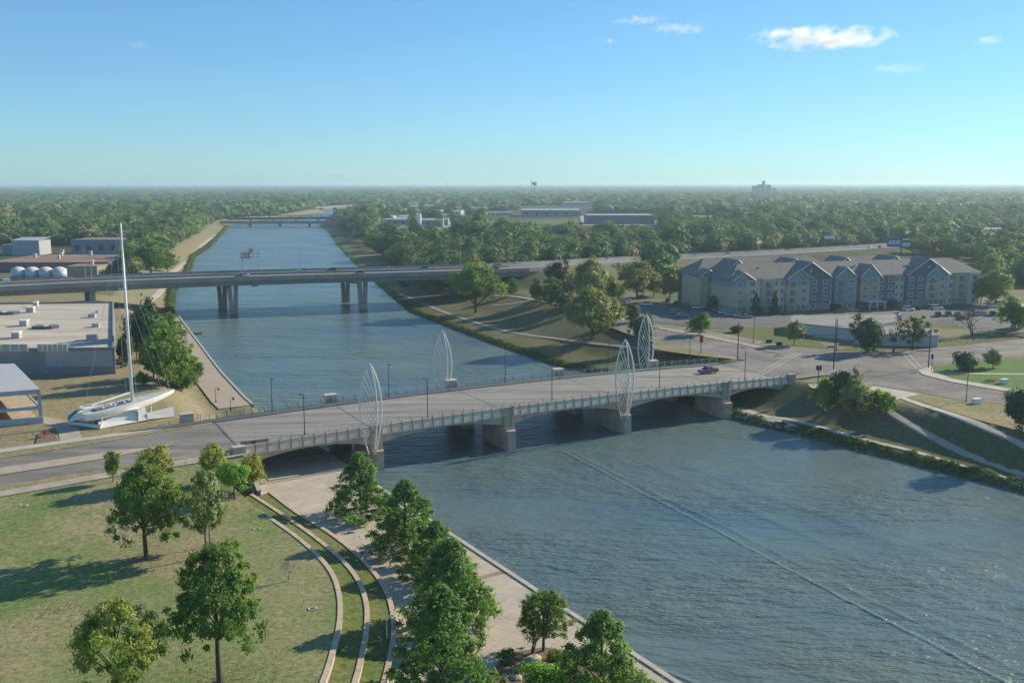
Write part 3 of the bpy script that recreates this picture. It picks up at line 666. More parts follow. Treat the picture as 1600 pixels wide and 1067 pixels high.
mb.prism([tuple(B(a, b_)[:2]) for a, b_ in ((-62, -1.2), (-59.2, -1.2), (-59.2, -.8), (-62, -.8))], 6.4, 8.0); mb.build('wall_panel', CONC, t)
mb = MB(); mb.prism([tuple(B(a, b_)[:2]) for a, b_ in ((-56.4, 3.6), (-51, 3.6), (-51, 3.95), (-56.4, 3.95))], 6.6, 8.0); mb.build('wall_panel', CONC, t)
mb = MB(); mb.prism([tuple(B(a, b_)[:2]) for a, b_ in ((-54.4, 3.56), (-53.5, 3.56), (-53.5, 3.59), (-54.4, 3.59))], 7.2, 7.85); mb.build('opening', DARKM, t)
rail('pavement_railing', 'grey steel railing along the pavement left of the bridge above the park lawn', [B(u, v, zr(u)+.05) for u, v in ((-80, -4.6), (-70, -3.9), (-60, -3.1), (-59.6, -1.2))], 1.1, 2.4, rails=(1, .5))
rail('lawn_railing', 'brown metal railing between the boat lawn and the street', [at(248, 668, 6.2), at(290, 660, 6.3), at(322, 652, 6.4)], 1.2, 2.2, mat('brown_metal', (.12, .10, .07), .6), rails=(1, .6, .2))
rail('lawn_railing', 'brown metal railing above the promenade right of the pale stone block', [B(-61, 29.4, 6.9), B(-57, 29.4, 6.9), B(-50, 29.2, 7.2)], 1.2, 1.6, mat('brown_metal', (.12, .10, .07), .6), rails=(1, .6, .2))

# ------------------------------------------------------------ the four steel sail sculptures
def sail(base, rz, label, zb, zt=22.0, sc=1.0):
    t = thing('sail_sculpture', label, 'sculpture', base, rz, 'steel sail sculptures on the bridge')
    zb -= base[2]; zt -= base[2]; Hh = zt-zb
    def curve(w0, bulge, off=0.0, q=.42):
        pts = []
        for i in range(15):
            k = i/14; s = k**.95
            x = bulge*max(0, math.sin(math.pi*min(1, s**1.25)))**.75+w0*(1-s)
            pts.append(Vector((x, off*(1-abs(2*s-1)**2)*1.0, zb+Hh*s)))
        return pts
    L_ = curve(-.55, -1.9*sc); Rr = curve(.7, 1.85*sc); M = curve(.55, 1.0*sc, 1.1)
    for c, r in ((L_, .16), (Rr, .17), (M, .13)):
        mb = MB(); mb.tube(c, r, 6); obj('mast_tube', mb.mesh('mast_tube', STEEL, True), t)
    for i in range(2, 14):
        mb = MB(); mb.tube([M[i], Rr[i]], .045, 4); obj('strut', mb.mesh('strut', STEEL), t)
        mb = MB(); mb.tube([M[i], Rr[min(14, i+1)]], .035, 4); obj('strut', mb.mesh('strut', STEEL), t)
    for i in (5, 6, 7, 8, 9, 10):
        a = L_[min(14, i+3)]; b_ = M[i-2]
        mb = MB(); mb.tube([a, b_], .085, 6); obj('sail_bar', mb.mesh('sail_bar', STEEL), t)
    for i in (3, 4, 5):
        mb = MB(); mb.tube([L_[i-1], M[i+2]], .07, 6); obj('sail_bar', mb.mesh('sail_bar', STEEL), t)
    return t
sail(tuple(B(-30.3-1.6, -1.9, 1.2)), R(8), 'tall steel sail sculpture rising from the near left bridge pier, nearest of the four', 3.4)
sail(tuple(B(30.3-1.0, -1.9, 1.2)), R(8), 'tall steel sail sculpture rising from the near right bridge pier beside the fourth street lamp', 3.4)
sail(tuple(B(-1.8, 30.2, 4)), R(8), 'steel sail sculpture behind the far railing standing against the river', 4.0)
sail(tuple(B(58.6, 30.2, 4)), R(8), 'steel sail sculpture behind the far railing in front of the bank trees', 4.0)

# ------------------------------------------------------------ freeway bridge
fw = thing('freeway_bridge', 'long grey concrete freeway bridge on flared columns crossing the river farther back', 'bridge', tuple(FW[40]))
def fstrip(name, prof, m, i0=0, i1=len(FW)-1, par=fw, zz=None):
    mb = MB(); mb.sweep([((FW[i][0], FW[i][1], FW[i][2]), (FWN[i][0], FWN[i][1], 0)) for i in range(i0, i1+1)], prof); return mb.build(name, m, par)
iab = int(np.argmin(np.abs(FW[:, 0]-30)))
tag(fstrip('freeway', [(.2, -1.9), (33.8, -1.9), (33.8, -1.05), (17, -.9), (.2, -1.05)], FWYM, 0, len(FW)-1, None), kind='structure')
fstrip('near_barrier', [(0, -1.9), (.35, -1.9), (.35, 0), (0, 0)], FWYC)
fstrip('far_barrier', [(33.65, -1.9), (34, -1.9), (34, 0), (33.65, 0)], FWYC)
fstrip('median_barrier', [(16.7, -1.0), (17.3, -1.0), (17.15, .1), (16.85, .1)], FWYC)
GIRD = mat('girder_concrete', (.22, .20, .17), .85, var=.15)
for a in (.9, 5.5, 10.3, 15, 19.5, 24, 28.6, 32.4):
    fstrip('girder', [(a, -4.0), (a+.7, -4.0), (a+.7, -1.95), (a, -1.95)], GIRD, 0, iab+3)
def fline(v, w_, i0=0, i1=len(FW)-1, name='lane_marking'):
    mb = MB()
    Q = resample(FW, 1600)
    for i in range(0, 1598, 2):
        for _ in (0,):
            a, b_ = Q[i], Q[i+1]; k = min(len(FW)-1, i//10); n = FWN[k]
            z = -1.05+.15*min(v, 34-v)/17+.012
            mb.add([(a[0]+n[0]*v, a[1]+n[1]*v, a[2]+z), (b_[0]+n[0]*v, b_[1]+n[1]*v, b_[2]+z), (b_[0]+n[0]*(v+w_), b_[1]+n[1]*(v+w_), b_[2]+z), (a[0]+n[0]*(v+w_), a[1]+n[1]*(v+w_), a[2]+z)], [(0, 1, 2, 3)])
    return tag(mb.build(name, LINEP), kind='structure')
for v in (5.5, 9.2, 12.9, 21, 24.7, 28.4): fline(v, .16)
def bent(px, py, nx_, ny_):
    a = at(px, py, 0); b_ = at(nx_, ny_, 0)
    return a, b_
SPAND = []
def vcol(p, zb, ztop, d, n, label=None):
    for s in (-1, 1):
        mb = MB(); q = []
        for z, o, w_, dep in ((zb, .93, .95, 1.0), (zb+(ztop-zb)*.45, 1.0, .95, 1.0), (ztop, 1.42, .95, 1.1)):
            c = Vector((p.x, p.y, z))+d*o*s
            q += [c-d*w_-n*dep, c+d*w_-n*dep, c+d*w_+n*dep, c-d*w_+n*dep]
        mb.add(q, [(0, 1, 2, 3), (8, 9, 10, 11)]+[(r*4+k, r*4+(k+1) % 4, r*4+4+(k+1) % 4, r*4+4+k) for r in (0, 1) for k in range(4)])
        mb.build('flared_column', mat('column_concrete', (.36, .32, .26), .85, var=.2, scale=.3), fw)
def station(x):                            # frame on the freeway at world x
    i = int(np.argmin(np.abs(FWC[:, 0]-x))); return i
for (near, far) in (((365, 494), (348, 485)), ((567, 487), (540, 475))):
    for q in (near, far):
        p = at(q[0], q[1]-4, 0); i = int(np.argmin(((FW[:, :2]-np.array(p[:2]))**2).sum(1)))
        d = Vector((FWT[i][0], FWT[i][1], 0)); n = Vector((FWN[i][0], FWN[i][1], 0))
        vcol(p, -2, FW[i][2]-4.6, d, n)
    p = at(near[0], near[1]-4, 0); i = int(np.argmin(((FW[:, :2]-np.array(p[:2]))**2).sum(1)))
    q0 = Vector((FW[i][0], FW[i][1], FW[i][2]-4.3)); n = Vector((FWN[i][0], FWN[i][1], 0)); d = Vector((FWT[i][0], FWT[i][1], 0))
    mb = MB(); mb.obox(q0+n*17, d, n, Z3, 1.3, 16.2, .33); mb.build('bent_cap', GIRD, fw)
for X0 in (-335, -300, -265, -232, -205, -176, -8, 20):
    i = int(np.argmin(np.abs(FW[:, 0]-X0))); n = Vector((FWN[i][0], FWN[i][1], 0)); d = Vector((FWT[i][0], FWT[i][1], 0))
    c0 = Vector((FW[i][0], FW[i][1], FW[i][2]-4.3))
    mb = MB(); mb.obox(c0+n*17, d, n, Z3, 1.1, 16.2, .33); mb.build('bent_cap', GIRD, fw)
    for o in (4, 17, 30):
        c = c0+n*o; zb = H1(c.x, c.y)-.5; mb = MB(); mb.obox((c.x, c.y, (zb+c.z)/2), d, n, Z3, 1.1, .9, (c.z-zb)/2-.33); mb.build('column', mat('column_concrete', (.36, .32, .26)), fw)

# ------------------------------------------------------------ the two far bridges over the river
def simple_bridge(nm, label, a, b_, w_, ztop, depth, piers, m, truss=False):
    a = Vector(a); b_ = Vector(b_); d = (b_-a); L = d.length; d.normalize(); n = Vector((-d.y, d.x, 0))
    t = thing(nm, label, 'bridge', tuple(a)); c = (a+b_)/2
    mb = MB(); mb.obox((c.x, c.y, ztop-depth/2), d, n, Z3, L/2, w_/2, depth/2); mb.build('deck', m, t)
    for s in (-1, 1):
        mb = MB(); mb.obox(Vector((c.x, c.y, ztop+.5))+n*s*(w_/2-.15), d, n, Z3, L/2, .15, .5); mb.build('parapet', FWYC, t)
    for k in range(1, piers+1):
        p = a+d*L*k/(piers+1); mb = MB(); mb.obox((p.x, p.y, (ztop-depth)/2-1), d, n, Z3, 1.2, w_/2-.6, (ztop-depth)/2+1); mb.build('pier', CONC_D, t)
    if truss:
        for k in range(0, int(L/truss)+1):
            p = a+d*k*truss
            for s in (-1, 1): mb = MB(); mb.obox(Vector((p.x, p.y, ztop+1.6))+n*s*(w_/2-.3), d, n, Z3, .5, .3, 1.6); mb.build('post', m, t)
        for s in (-1, 1):
            mb = MB(); mb.obox(Vector((c.x, c.y, ztop+3.4))+n*s*(w_/2-.3), d, n, Z3, L/2, .4, .35); mb.build('top_rail', m, t)
    return t
DKB = mat('dark_bridge_steel', (.05, .05, .05), .8)
simple_bridge('road_bridge', 'low dark road bridge crossing the river beyond the freeway', at(345, 349, 4), at(530, 349, 4), 12, 6.5, 2.6, 3, CONC_D)
simple_bridge('rail_bridge', 'dark railway bridge with a row of posts just behind the low road bridge', at(355, 343.5, 5), at(532, 342, 5), 9, 7.5, 2.2, 4, DKB, truss=15)
simple_bridge('road_bridge', 'pale distant road bridge with a white pier where the river bends', at(480, 327, 4), at(545, 325, 4), 14, 8, 1.5, 2, CONC_L)

# ------------------------------------------------------------ racing yacht on its white pavilion
yb = Vector((-84, 204, 6.0))
pav = thing('boat_pavilion', 'white wedge shaped pavilion with a glazed corner beneath the racing yacht', 'pavilion', tuple(yb))
P1, P2, P3 = at(156, 669, 6.0), at(272, 650, 6.0), at(104, 661, 6.0)
def wallseg(a, b_, z0a, z1a, z0b, z1b, th, name, m, par, lean=0):
    d = (Vector(b_)-Vector(a)).normalized(); n = Vector((-d.y, d.x, 0))*th
    a = Vector(a); b_ = Vector(b_)
    mb = MB(); vs = []
    for p, z0, z1 in ((a, z0a, z1a), (b_, z0b, z1b)):
        vs += [(p.x, p.y, z0), (p.x+n.x, p.y+n.y, z0), (p.x+n.x*1.6+n.x*lean, p.y+n.y*1.6+n.y*lean, z1), (p.x+n.x*.6+n.x*lean, p.y+n.y*.6+n.y*lean, z1)]
    mb.add(vs, [(0, 1, 2, 3), (4, 5, 6, 7), (0, 1, 5, 4), (1, 2, 6, 5), (2, 3, 7, 6), (3, 0, 4, 7)]); return mb.build(name, m, par)
Pm = P1.lerp(P2, .63)
wallseg(P1, Pm, 6, 7.3, 6.3, 8.9, .35, 'side_wall', WHITE, pav, 2)
wallseg(Pm+(P2-P1)*.002, P2, 6.4, 7.6, 6.0, 8.1, .35, 'prow_wall', WHITE, pav)
wallseg(P3, P1, 6, 6.5, 6, 6.7, .35, 'plinth', WHITE, pav)
top3 = [P3+Vector((.3, .6, 0)), P1+Vector((-.3, .5, 0)), P1.lerp(P2, .5), P3.lerp(P2, .45)+Vector((-1.5, 3, 0))]
mb = MB(); mb.prism([tuple(p[:2]) for p in top3], 6.0, 6.25); mb.build('floor', CONC_L, pav)
sa, sb = Vector((-90.8, 197.5, 9.2)), Vector((-76.8, 213.2, 10.7)); side_ = Vector((sb.y-sa.y, -(sb.x-sa.x), 0)).normalized()
e0, e1 = P3+Vector((.5, 2.2, 0)), P1.lerp(P2, .45)
back = [P3+Vector((.2, .3, 0)), P3+Vector((2.5, 3.5, 0)), P3.lerp(P2, .55)+Vector((-1, 2.5, 0)), P1.lerp(P2, .5)]
for a, b_ in zip(back[:-1], back[1:]): wallseg(a, b_, 6.2, 8.4, 6.2, 8.4, .1, 'glass_wall', mat('pale_glass', (.25, .33, .38), .2), pav)
for f_ in (0, .38, .72, 1.0):
    p = P3.lerp(P1, f_)+Vector((0, .3, 0)); q = p+Vector((1.4-1.2*f_, 2.0-1.2*f_, 2.7))
    mb = MB(); mb.tube([p, q], .13, 6); mb.build('column', WHITE, pav)
ep = [P3+Vector((0, 0, .3)), P3+Vector((1.9, 1.0, .4)), sa+side_*1.2+Vector((.4, -.3, -.6)), sa-side_*2.2+Vector((0, 0, .1)), P3+Vector((-.2, 1.6, .3))]
mb = MB(); mb.add(ep+[p+Vector((.1, .25, 0)) for p in ep], [(0, 1, 2, 3, 4), (9, 8, 7, 6, 5)]+[(i, (i+1) % 5, 5+(i+1) % 5, 5+i) for i in range(5)]); mb.build('end_cladding', WHITE, pav)
mb = MB(); rf = [P3+Vector((1.5, 2.6, 0)), P1+Vector((.2, 1.4, 0)), P1.lerp(P2, .55)+Vector((0, .2, 0)), P3.lerp(P2, .5)+Vector((-1.2, 3.4, 0))]
mb.prism([tuple(p[:2]) for p in rf], 8.75, 8.95); mb.build('roof', WHITE, pav)
sa, sb = Vector((-90.8, 197.5, 9.2)), Vector((-76.8, 213.2, 10.7))
ax = (sb-sa); YL = ax.length; axn = ax.normalized(); side = Vector((axn.y, -axn.x, 0)).normalized(); upv = side.cross(axn).normalized()
if upv.z < 0: upv = -upv
yt = thing('racing_yacht', 'white racing yacht with a very tall mast displayed on land beside the street', 'yacht', tuple(yb))
def hull():
    mb = MB(); NS = 22; NP = 11
    for i in range(NS+1):
        s = i/NS; bw = 3.0*(math.sin(math.pi*min(1, (s*.80+.20)))**.75) if s < .999 else .02
        bw = max(bw, .03); dep = 2.3*(1-abs(s-.38)**2*1.7); zt = .35*s*s+.05; dep = max(dep, .5)
        c = sa+ax*s
        for k in range(NP):
            th = math.pi*k/(NP-1); x = -math.cos(th)*bw; z = zt-max(0, math.sin(th))**.5*dep if 0 < k < NP-1 else zt
            mb.v.append(tuple(c+side*x*(1 if abs(x) > .01 else 0)+upv*z))
    for i in range(NS):
        for k in range(NP-1): mb.f.append((i*NP+k, i*NP+k+1, (i+1)*NP+k+1, (i+1)*NP+k)); mb.mi.append(0)
    mb.f.append(tuple(range(NP))); mb.mi.append(0)
    return mb
HULLM = mat('hull_white', (.88, .86, .78), .35, var=.03, spec=.5)
hull().build('hull', HULLM, yt, True)
mb = MB()
for i in range(23):
    s = i/22; bw = max(3.0*(math.sin(math.pi*min(1, (s*.80+.20)))**.75) if s < .999 else .02, .03)-.02; c = sa+ax*s+upv*(.35*s*s)
    mb.v += [tuple(c-side*bw), tuple(c+side*bw)]
for i in range(22): mb.f.append((2*i, 2*i+1, 2*i+3, 2*i+2)); mb.mi.append(0)
mb.build('deck', mat('deck_grey', (.55, .56, .55), .6), yt)
for s0, s1, w_ in ((.12, .30, 1.1), (.34, .50, 1.0)):
    c = sa+ax*((s0+s1)/2)+upv*.18; mb = MB(); mb.obox(c, axn, side, upv, YL*(s1-s0)/2, w_, .1); mb.build('cockpit', mat('cockpit_dark', (.12, .15, .18), .7), yt)
for s0, o in ((.2, .9), (.26, -.9), (.33, .7), (.38, -.7), (.43, .6), (.47, -.5), (.3, 0)):
    c = sa+ax*s0+upv*.38+side*o; mb = MB(); mb.tube([c-upv*.3, c+upv*.25], [.22, .16], 8); mb.build('winch', WHITE, yt)
mbase = sa+ax*.53+upv*.15; mtop = mbase+Vector((0, 0, 38.6))
mb = MB(); mb.tube([mbase, mbase.lerp(mtop, .5), mtop], [.36, .33, .2], 8); mb.build('mast', WHITE, yt, True)
bm_a, bm_b = mbase+Vector((0, 0, 1.9)), sa+ax*.10+Vector((0, 0, 1.3))
mb = MB(); mb.tube([bm_a, bm_b], [.28, .22], 8); mb.build('boom', WHITE, yt)
WIRE = mat('rigging_wire', (.42, .44, .42), .4, .4)
spr = []
for zz, ww in ((8.2, 2.4), (16.5, 2.2), (24.5, 1.9), (31.5, 1.4)):
    c = mbase+Vector((0, 0, zz)); w3 = side*ww; mb = MB(); mb.tube([c-w3-axn*.4, c, c+w3-axn*.4], .07, 5); mb.build('spreader', WHITE, yt); spr.append((c-w3-axn*.4, c+w3-axn*.4))
for k in (0, 1):
    pts = [mbase+side*(2.2 if k else -2.2)]+[s[k] for s in spr]+[mtop]
    mb = MB(); mb.tube(pts, .035, 4); mb.build('shroud', WIRE, yt)
mb = MB(); mb.tube([mtop, sa+ax*.02+upv*.4], .03, 4); mb.build('backstay', WIRE, yt)
mb = MB(); mb.tube([mbase+Vector((0, 0, 31)), sb-ax*.03], .035, 4); mb.build('forestay', WIRE, yt)
mb = MB(); mb.tube([mbase+Vector((0, 0, 24)), sb-ax*.12], .03, 4); mb.build('forestay', WIRE, yt)
kp = []
for k in range(9):
    a = math.pi*(k/8)+math.pi/2; kp.append(sa+ax*.02+axn*(-math.sin(a-math.pi/2)*.0+ .6)+side*(math.cos(a-math.pi/2)*2.0)+axn*(-math.sin(a-math.pi/2)*.9)+upv*1.1)
mb = MB(); mb.tube(kp, .06, 5); mb.build('pushpit_rail', WHITE, yt)
for s in (-1, 1):
    mb = MB(); mb.tube([sa+ax*.04+side*s*2.0+upv*1.1, sa+ax*.3+side*s*2.3+upv*.8], .05, 5); mb.build('guard_rail', WHITE, yt)
for f_ in (.25, .5, .72):
    c = sa+ax*f_; mb = MB(); mb.tube([Vector((c.x, c.y, 6)), Vector((c.x, c.y, 9))+upv*.0], .22, 6); mb.build('prop', WHITE, pav)

# ------------------------------------------------------------ buildings on the left
ROOFG = mat('pale_flat_roof', (.47, .42, .33), .9, var=.25, scale=.08, sc3=(.4, 3, 1))
WALLG = mat('grey_wall', (.235, .245, .26), .85, var=.1, scale=.2)
wh = thing('warehouse', 'long grey warehouse with a pale flat roof left of the boat', 'building', tuple(at(178, 583, 6)))
q = [at(-260, 590, 6), at(178, 585, 6)]
fz = 13.0
c1, c2, c3, c4 = at(-260, 547, fz), at(178, 543, fz), at(177, 471, fz), at(-150, 474, fz)
poly = [tuple(p[:2]) for p in (c1, c2, c3, c4)]
mb = MB(); mb.prism(poly, 5.5, fz-.6); mb.build('wall', WALLG, wh)
mb = MB(); mb.prism([tuple(p[:2]) for p in (c1, c2, c3, c4)], fz-.59, fz-.4); mb.build('roof', ROOFG, wh)
cc = sum((Vector(p) for p in (c1, c2, c3, c4)), Vector())/4
for a, b_ in ((c1, c2), (c2, c3), (c3, c4)):
    d = (b_-a).normalized(); n = Vector((-d.y, d.x, 0)); mb = MB(); m_ = (a+b_)/2+n*.2; mb.obox((m_.x, m_.y, fz-.2), d, n, Z3, (b_-a).length/2+.2, .2, .42); mb.build('parapet', WALLG, wh)
a, b_ = c1.lerp(c2, .75), c1.lerp(c2, .995); d = (b_-a).normalized(); n = Vector((d.y, -d.x, 0)); m_ = (a+b_)/2+n*.12
mb = MB(); mb.obox((m_.x, m_.y, 10.2), d, n, Z3, (b_-a).length/2-.1, .1, 2.2); mb.build('wall_panel', mat('light_grey_panel', (.33, .345, .36), .8, var=.05), wh)
UNIT = mat('roof_unit', (.42, .42, .41), .6, .2, var=.1)
SKYL = mat('skylight', (.10, .11, .13), .3, var=.2)
for i, (px, py, w_, d_, h_) in enumerate([(48, 487, 2.4, 2.4, 2), (56, 478, 1.5, 2, 1.8), (38, 508, 2.2, 2.6, 1.9), (26, 527, 2.2, 2.4, 1.9), (144, 495, 2.2, 2, 1.2), (150, 510, 2.2, 2, 1.2), (144, 530, 2.6, 2.4, 1.6), (152, 488, 1, 1, .8)]):
    p = at(px, py, fz-.4); lb = ['square roof vent unit in the second row of the warehouse roof', 'small roof unit near the back edge of the warehouse roof', 'square roof unit left of the larger dark skylight', 'roof unit near the front left of the warehouse roof', 'back unit of the right hand group on the warehouse roof', 'middle unit of the right hand group on the warehouse roof', 'front unit of the right hand group on the warehouse roof', 'smallest vent at the right of the warehouse roof'][i]
    t = thing('roof_unit', lb, 'roof unit', tuple(p), R(8)); mb = MB(); mb.box(-w_/2, w_/2, -d_/2, d_/2, 0, h_*.85); obj('unit_body', mb.mesh('unit_body', UNIT), t)
    mb = MB(); mb.box(-w_/2-.1, w_/2+.1, -d_/2-.1, d_/2+.1, h_*.85, h_); obj('unit_lid', mb.mesh('unit_lid', WHITE if i < 4 else UNIT), t)
for i, (px, py, w_, d_) in enumerate([(8, 490, 10, 4), (73, 512, 7.5, 4.2)]):
    p = at(px, py, fz-.4); t = thing('skylight', ['dark roof skylight at the left edge of the photo', 'dark roof skylight in the middle of the warehouse roof'][i], 'skylight', tuple(p), R(4))
    mb = MB(); mb.prism([(-w_/2, -d_/2), (w_/2-1.4, -d_/2), (w_/2, 0), (w_/2-1.4, d_/2), (-w_/2, d_/2)], 0, .9); obj('glazing', mb.mesh('glazing', SKYL), t)
    mb = MB(); mb.tube([(-.8, 0, .95), (-.2, -1.4, .95), (.6, 0, .95)], .12, 4); obj('glazing_bar', mb.mesh('glazing_bar', WHITE), t)
for i, (x0, x1) in enumerate(((-40, 43), (58, 105))):
    a, b_ = at(x0, 541, fz+1.0), at(x1, 541, fz+1.0); t = thing('screen_wall', ['louvred plant screen at the front left of the warehouse roof', 'louvred plant screen on the warehouse roof behind the pale wall panel'][i], 'screen', tuple(a))
    d = (b_-a).normalized(); n = Vector((-d.y, d.x, 0)); L = (b_-a).length
    for k in range(6):
        m_ = a+d*L*(k+.5)/6; mb = MB(); mb.obox((m_.x, m_.y, fz+.7), d, n, Z3, L/12-.06, .08, 1.0); mb.build('louvre_panel', UNIT, t)
# open steel frame shed
SHEDM = mat('pale_blue_steel', (.38, .43, .47), .6, var=.08)
sh = thing('open_shed', 'open two storey pale blue frame building with a flat grey roof at the left edge', 'building', tuple(at(30, 690, 6)))
a = at(62, 607, 13.4); b_ = at(22, 567, 13.4); c_ = at(-120, 570, 13.4); d_ = at(-140, 622, 13.4)
mb = MB(); mb.prism([tuple(p[:2]) for p in (a, b_, c_, d_)], 13.0, 13.4); mb.build('roof', mat('shed_roof', (.42, .43, .44), .7, var=.08), sh)
f0 = at(60, 668, 6.4); f0 = Vector((a.x-.4, a.y+.2, 0)); bk = Vector((b_.x-.4, b_.y-.6, 0)); fl = Vector((d_.x, d_.y+.2, 0)); dl_ = (fl-f0).normalized(); db_ = (bk-f0).normalized(); Lb = (bk-f0).length
for r_ in (0, .5, 1.0):
    for s in (0, 9.2, 18.4):
        p = f0+dl_*s+db_*Lb*r_; mb = MB(); mb.obox((p.x, p.y, 9.5), dl_, db_, Z3, .3, .3, 3.5); mb.build('column', SHEDM, sh)
for z in (9.3, 12.7):
    for s in (0,):
        for r_ in (0, 1.0):
            p = f0+dl_*9.2+db_*Lb*r_; mb = MB(); mb.obox((p.x, p.y, z), dl_, db_, Z3, 9.0, .22, .35); mb.build('beam', SHEDM, sh)
    for s in (0, 9.2, 18.4):
        p = f0+dl_*s+db_*Lb*.5; mb = MB(); mb.obox((p.x, p.y, z), dl_, db_, Z3, .2, Lb/2-.3, .3); mb.build('beam', SHEDM, sh)
mb = MB(); pp = [f0+dl_*.4, f0+dl_*18, f0+dl_*18+db_*Lb, f0+db_*Lb]; mb.prism([tuple(p[:2]) for p in pp], 6.0, 6.55); mb.build('floor', mat('tan_floor', (.46, .39, .30), .9), sh)
mb = MB(); mb.prism([tuple((p+db_*.5)[:2]) for p in pp[:2]]+[tuple(p[:2]) for p in pp[2:]], 9.35, 9.5); mb.build('upper_floor', mat('tan_floor', (.46, .39, .30)), sh)
p = f0+dl_*9-db_*.45; mb = MB(); mb.obox((p.x, p.y, 6.4), dl_, db_, Z3, 9.3, .2, .9); mb.build('base_panel', SHEDM, sh)
# small flower bed by the shed
bedp = [at(60, 676, 6.1), at(80, 670, 6.1), at(92, 690, 6.1), at(55, 693, 6.1)]
sheet('planting_bed', [tuple(p[:2]) for p in bedp], lambda x, y: H(x, y)+.22, MULCH, 1)

def block(name, label, px0, px1, pyb, h, depth, wallm, roofm, z=6, cat='building', par_h=.5, nwin=0, roofname='roof', slope=0, skew=0):
    a, b_ = at(px0, pyb, z), at(px1, pyb+skew, z); d = (b_-a); L = d.length; d.normalize(); n = Vector((-d.y, d.x, 0))
    t = thing(name, label, cat, tuple(a)); c = (a+b_)/2+n*depth/2
    mb = MB(); mb.obox((c.x, c.y, z+h/2-.5), d, n, Z3, L/2, depth/2, h/2+.5-.1); mb.build('wall', wallm, t)
    mb = MB()
    if slope:
        vs = [a-d*.3-n*.3, b_+d*.3-n*.3, b_+d*.3+n*(depth+.3), a-d*.3+n*(depth+.3)]
        hh = [h, h, h+slope, h+slope]
        mb.add([(p.x, p.y, z+q_) for p, q_ in zip(vs, hh)]+[(p.x, p.y, z+q_+.25) for p, q_ in zip(vs, hh)], [(0, 1, 2, 3), (4, 5, 6, 7), (0, 1, 5, 4), (1, 2, 6, 5), (2, 3, 7, 6), (3, 0, 4, 7)])
    else: mb.obox((c.x, c.y, z+h+.05), d, n, Z3, L/2+.15, depth/2+.15, .15)
    mb.build(roofname, roofm, t)
    for k in range(nwin):
        p = a+d*L*(k+.5)/nwin-n*.06; mb = MB(); mb.obox((p.x, p.y, z+h*.5), d, n, Z3, min(1.5, L/nwin*.3), .05, h*.18); mb.build('window', GLASS, t)
    return t
BR = mat('brown_gravel_roof', (.25, .165, .125), .9, var=.25, scale=.06)
BW = mat('dim_brick_wall', (.20, .15, .13), .9, var=.2); GW = mat('blue_grey_wall', (.22, .27, .31), .8, var=.1); LG = mat('light_metal_wall', (.36, .38, .39), .7, var=.1)
block('factory', 'long low factory with a reddish brown flat roof beyond the freeway at the left', -20, 168, 424, 5.5, 62, BW, BR)
block('factory', 'smaller brown roofed wing in front of the long factory at the left', 104, 152, 430, 5.2, 16, mat('tan_dim_wall', (.26, .24, .2), .9), mat('brown_roof_b', (.27, .2, .17), .9))
block('shed', 'grey metal shed behind the brown roofed factory', 19, 62, 398, 10.5, 18, LG, mat('metal_roof', (.38, .40, .40), .6), slope=1.5)
block('shed', 'small low grey shed at the far left behind the factory', 3, 22, 397, 7, 14, GW, LG)
block('warehouse', 'blue grey warehouse with a reddish roof edge beside the wood', 112, 205, 398, 11, 30, GW, mat('rust_roof', (.24, .17, .15), .9), nwin=5)
for i in range(4):
    p = at(29+i*21.5, 433, 6); t = thing('storage_tank', 'squat domed pale tank behind the freeway, %s in the row of four' % ['leftmost', 'second from left', 'third from left', 'rightmost'][i], 'tank', tuple(p), group='storage tanks beyond the freeway')
    mb = MB(); mb.tube([(0, 0, 0), (0, 0, 4.4)], 3.7, 16); obj('tank_shell', mb.mesh('tank_shell', mat('tank_white', (.55, .58, .6), .5, var=.1), True), t)
    mb = MB(); mb.tube([(0, 0, 4.4), (0, 0, 5.2), (0, 0, 5.9), (0, 0, 6.1)], [3.8, 3.0, 1.6, .1], 16, False); obj('tank_dome', mb.mesh('tank_dome', mat('tank_top', (.62, .60, .56), .6), True), t)
for i, (px, py) in enumerate(((92, 404), (96, 400), (98, 396), (142, 398), (144, 413), (55, 402))):
    p = at(px, py, 11.6); t = thing('roof_vent', 'small pale roof stack on the brown factory roof, %s' % ['front one of the trio', 'middle one of the trio', 'rear one of the trio', 'at the right rear', 'at the right front', 'left of the trio'][i], 'vent', tuple(p), group='stacks on the brown factory roof')
    mb = MB(); mb.box(-.7, .7, -.7, .7, 0, 2.4); obj('stack', mb.mesh('stack', UNIT), t); mb = MB(); mb.box(-.9, .9, -.9, .9, 2.4, 2.6); obj('cap', mb.mesh('cap', WHITE), t)

# ------------------------------------------------------------ apartment complex on the right
TANW = mat('tan_siding', (.47, .385, .27), .85, var=.08); CREAM = mat('pale_siding', (.58, .54, .44), .85, var=.06); NAVY = mat('slate_blue_siding', (.11, .145, .19), .8, var=.08)
BLUG = mat('blue_grey_siding', (.21, .29, .32), .8, var=.08); BRN = mat('brownish_siding', (.42, .30, .22), .85, var=.08); ROOFS = mat('grey_shingle_roof', (.21, .195, .17), .9, var=.15, scale=.4)
TRIM = mat('white_trim', (.62, .61, .57), .6, var=.04); STONEB = mat('stone_base', (.28, .25, .21), .9, var=.2, scale=1)
A0 = at(1143, 491, G); A1_ = at(1529, 475.5, G); ad = (A1_-A0).normalized(); an = Vector((-ad.y, ad.x, 0)); AL = (A1_-A0).length
apt = thing('apartment_building', 'large four storey apartment building in tan and slate blue with many white edged gables', 'building', tuple(A0))
def AP(s, o, z): return A0+ad*s+an*o+Vector((0, 0, z))
EAVE = 13.0; DEP = 20.0
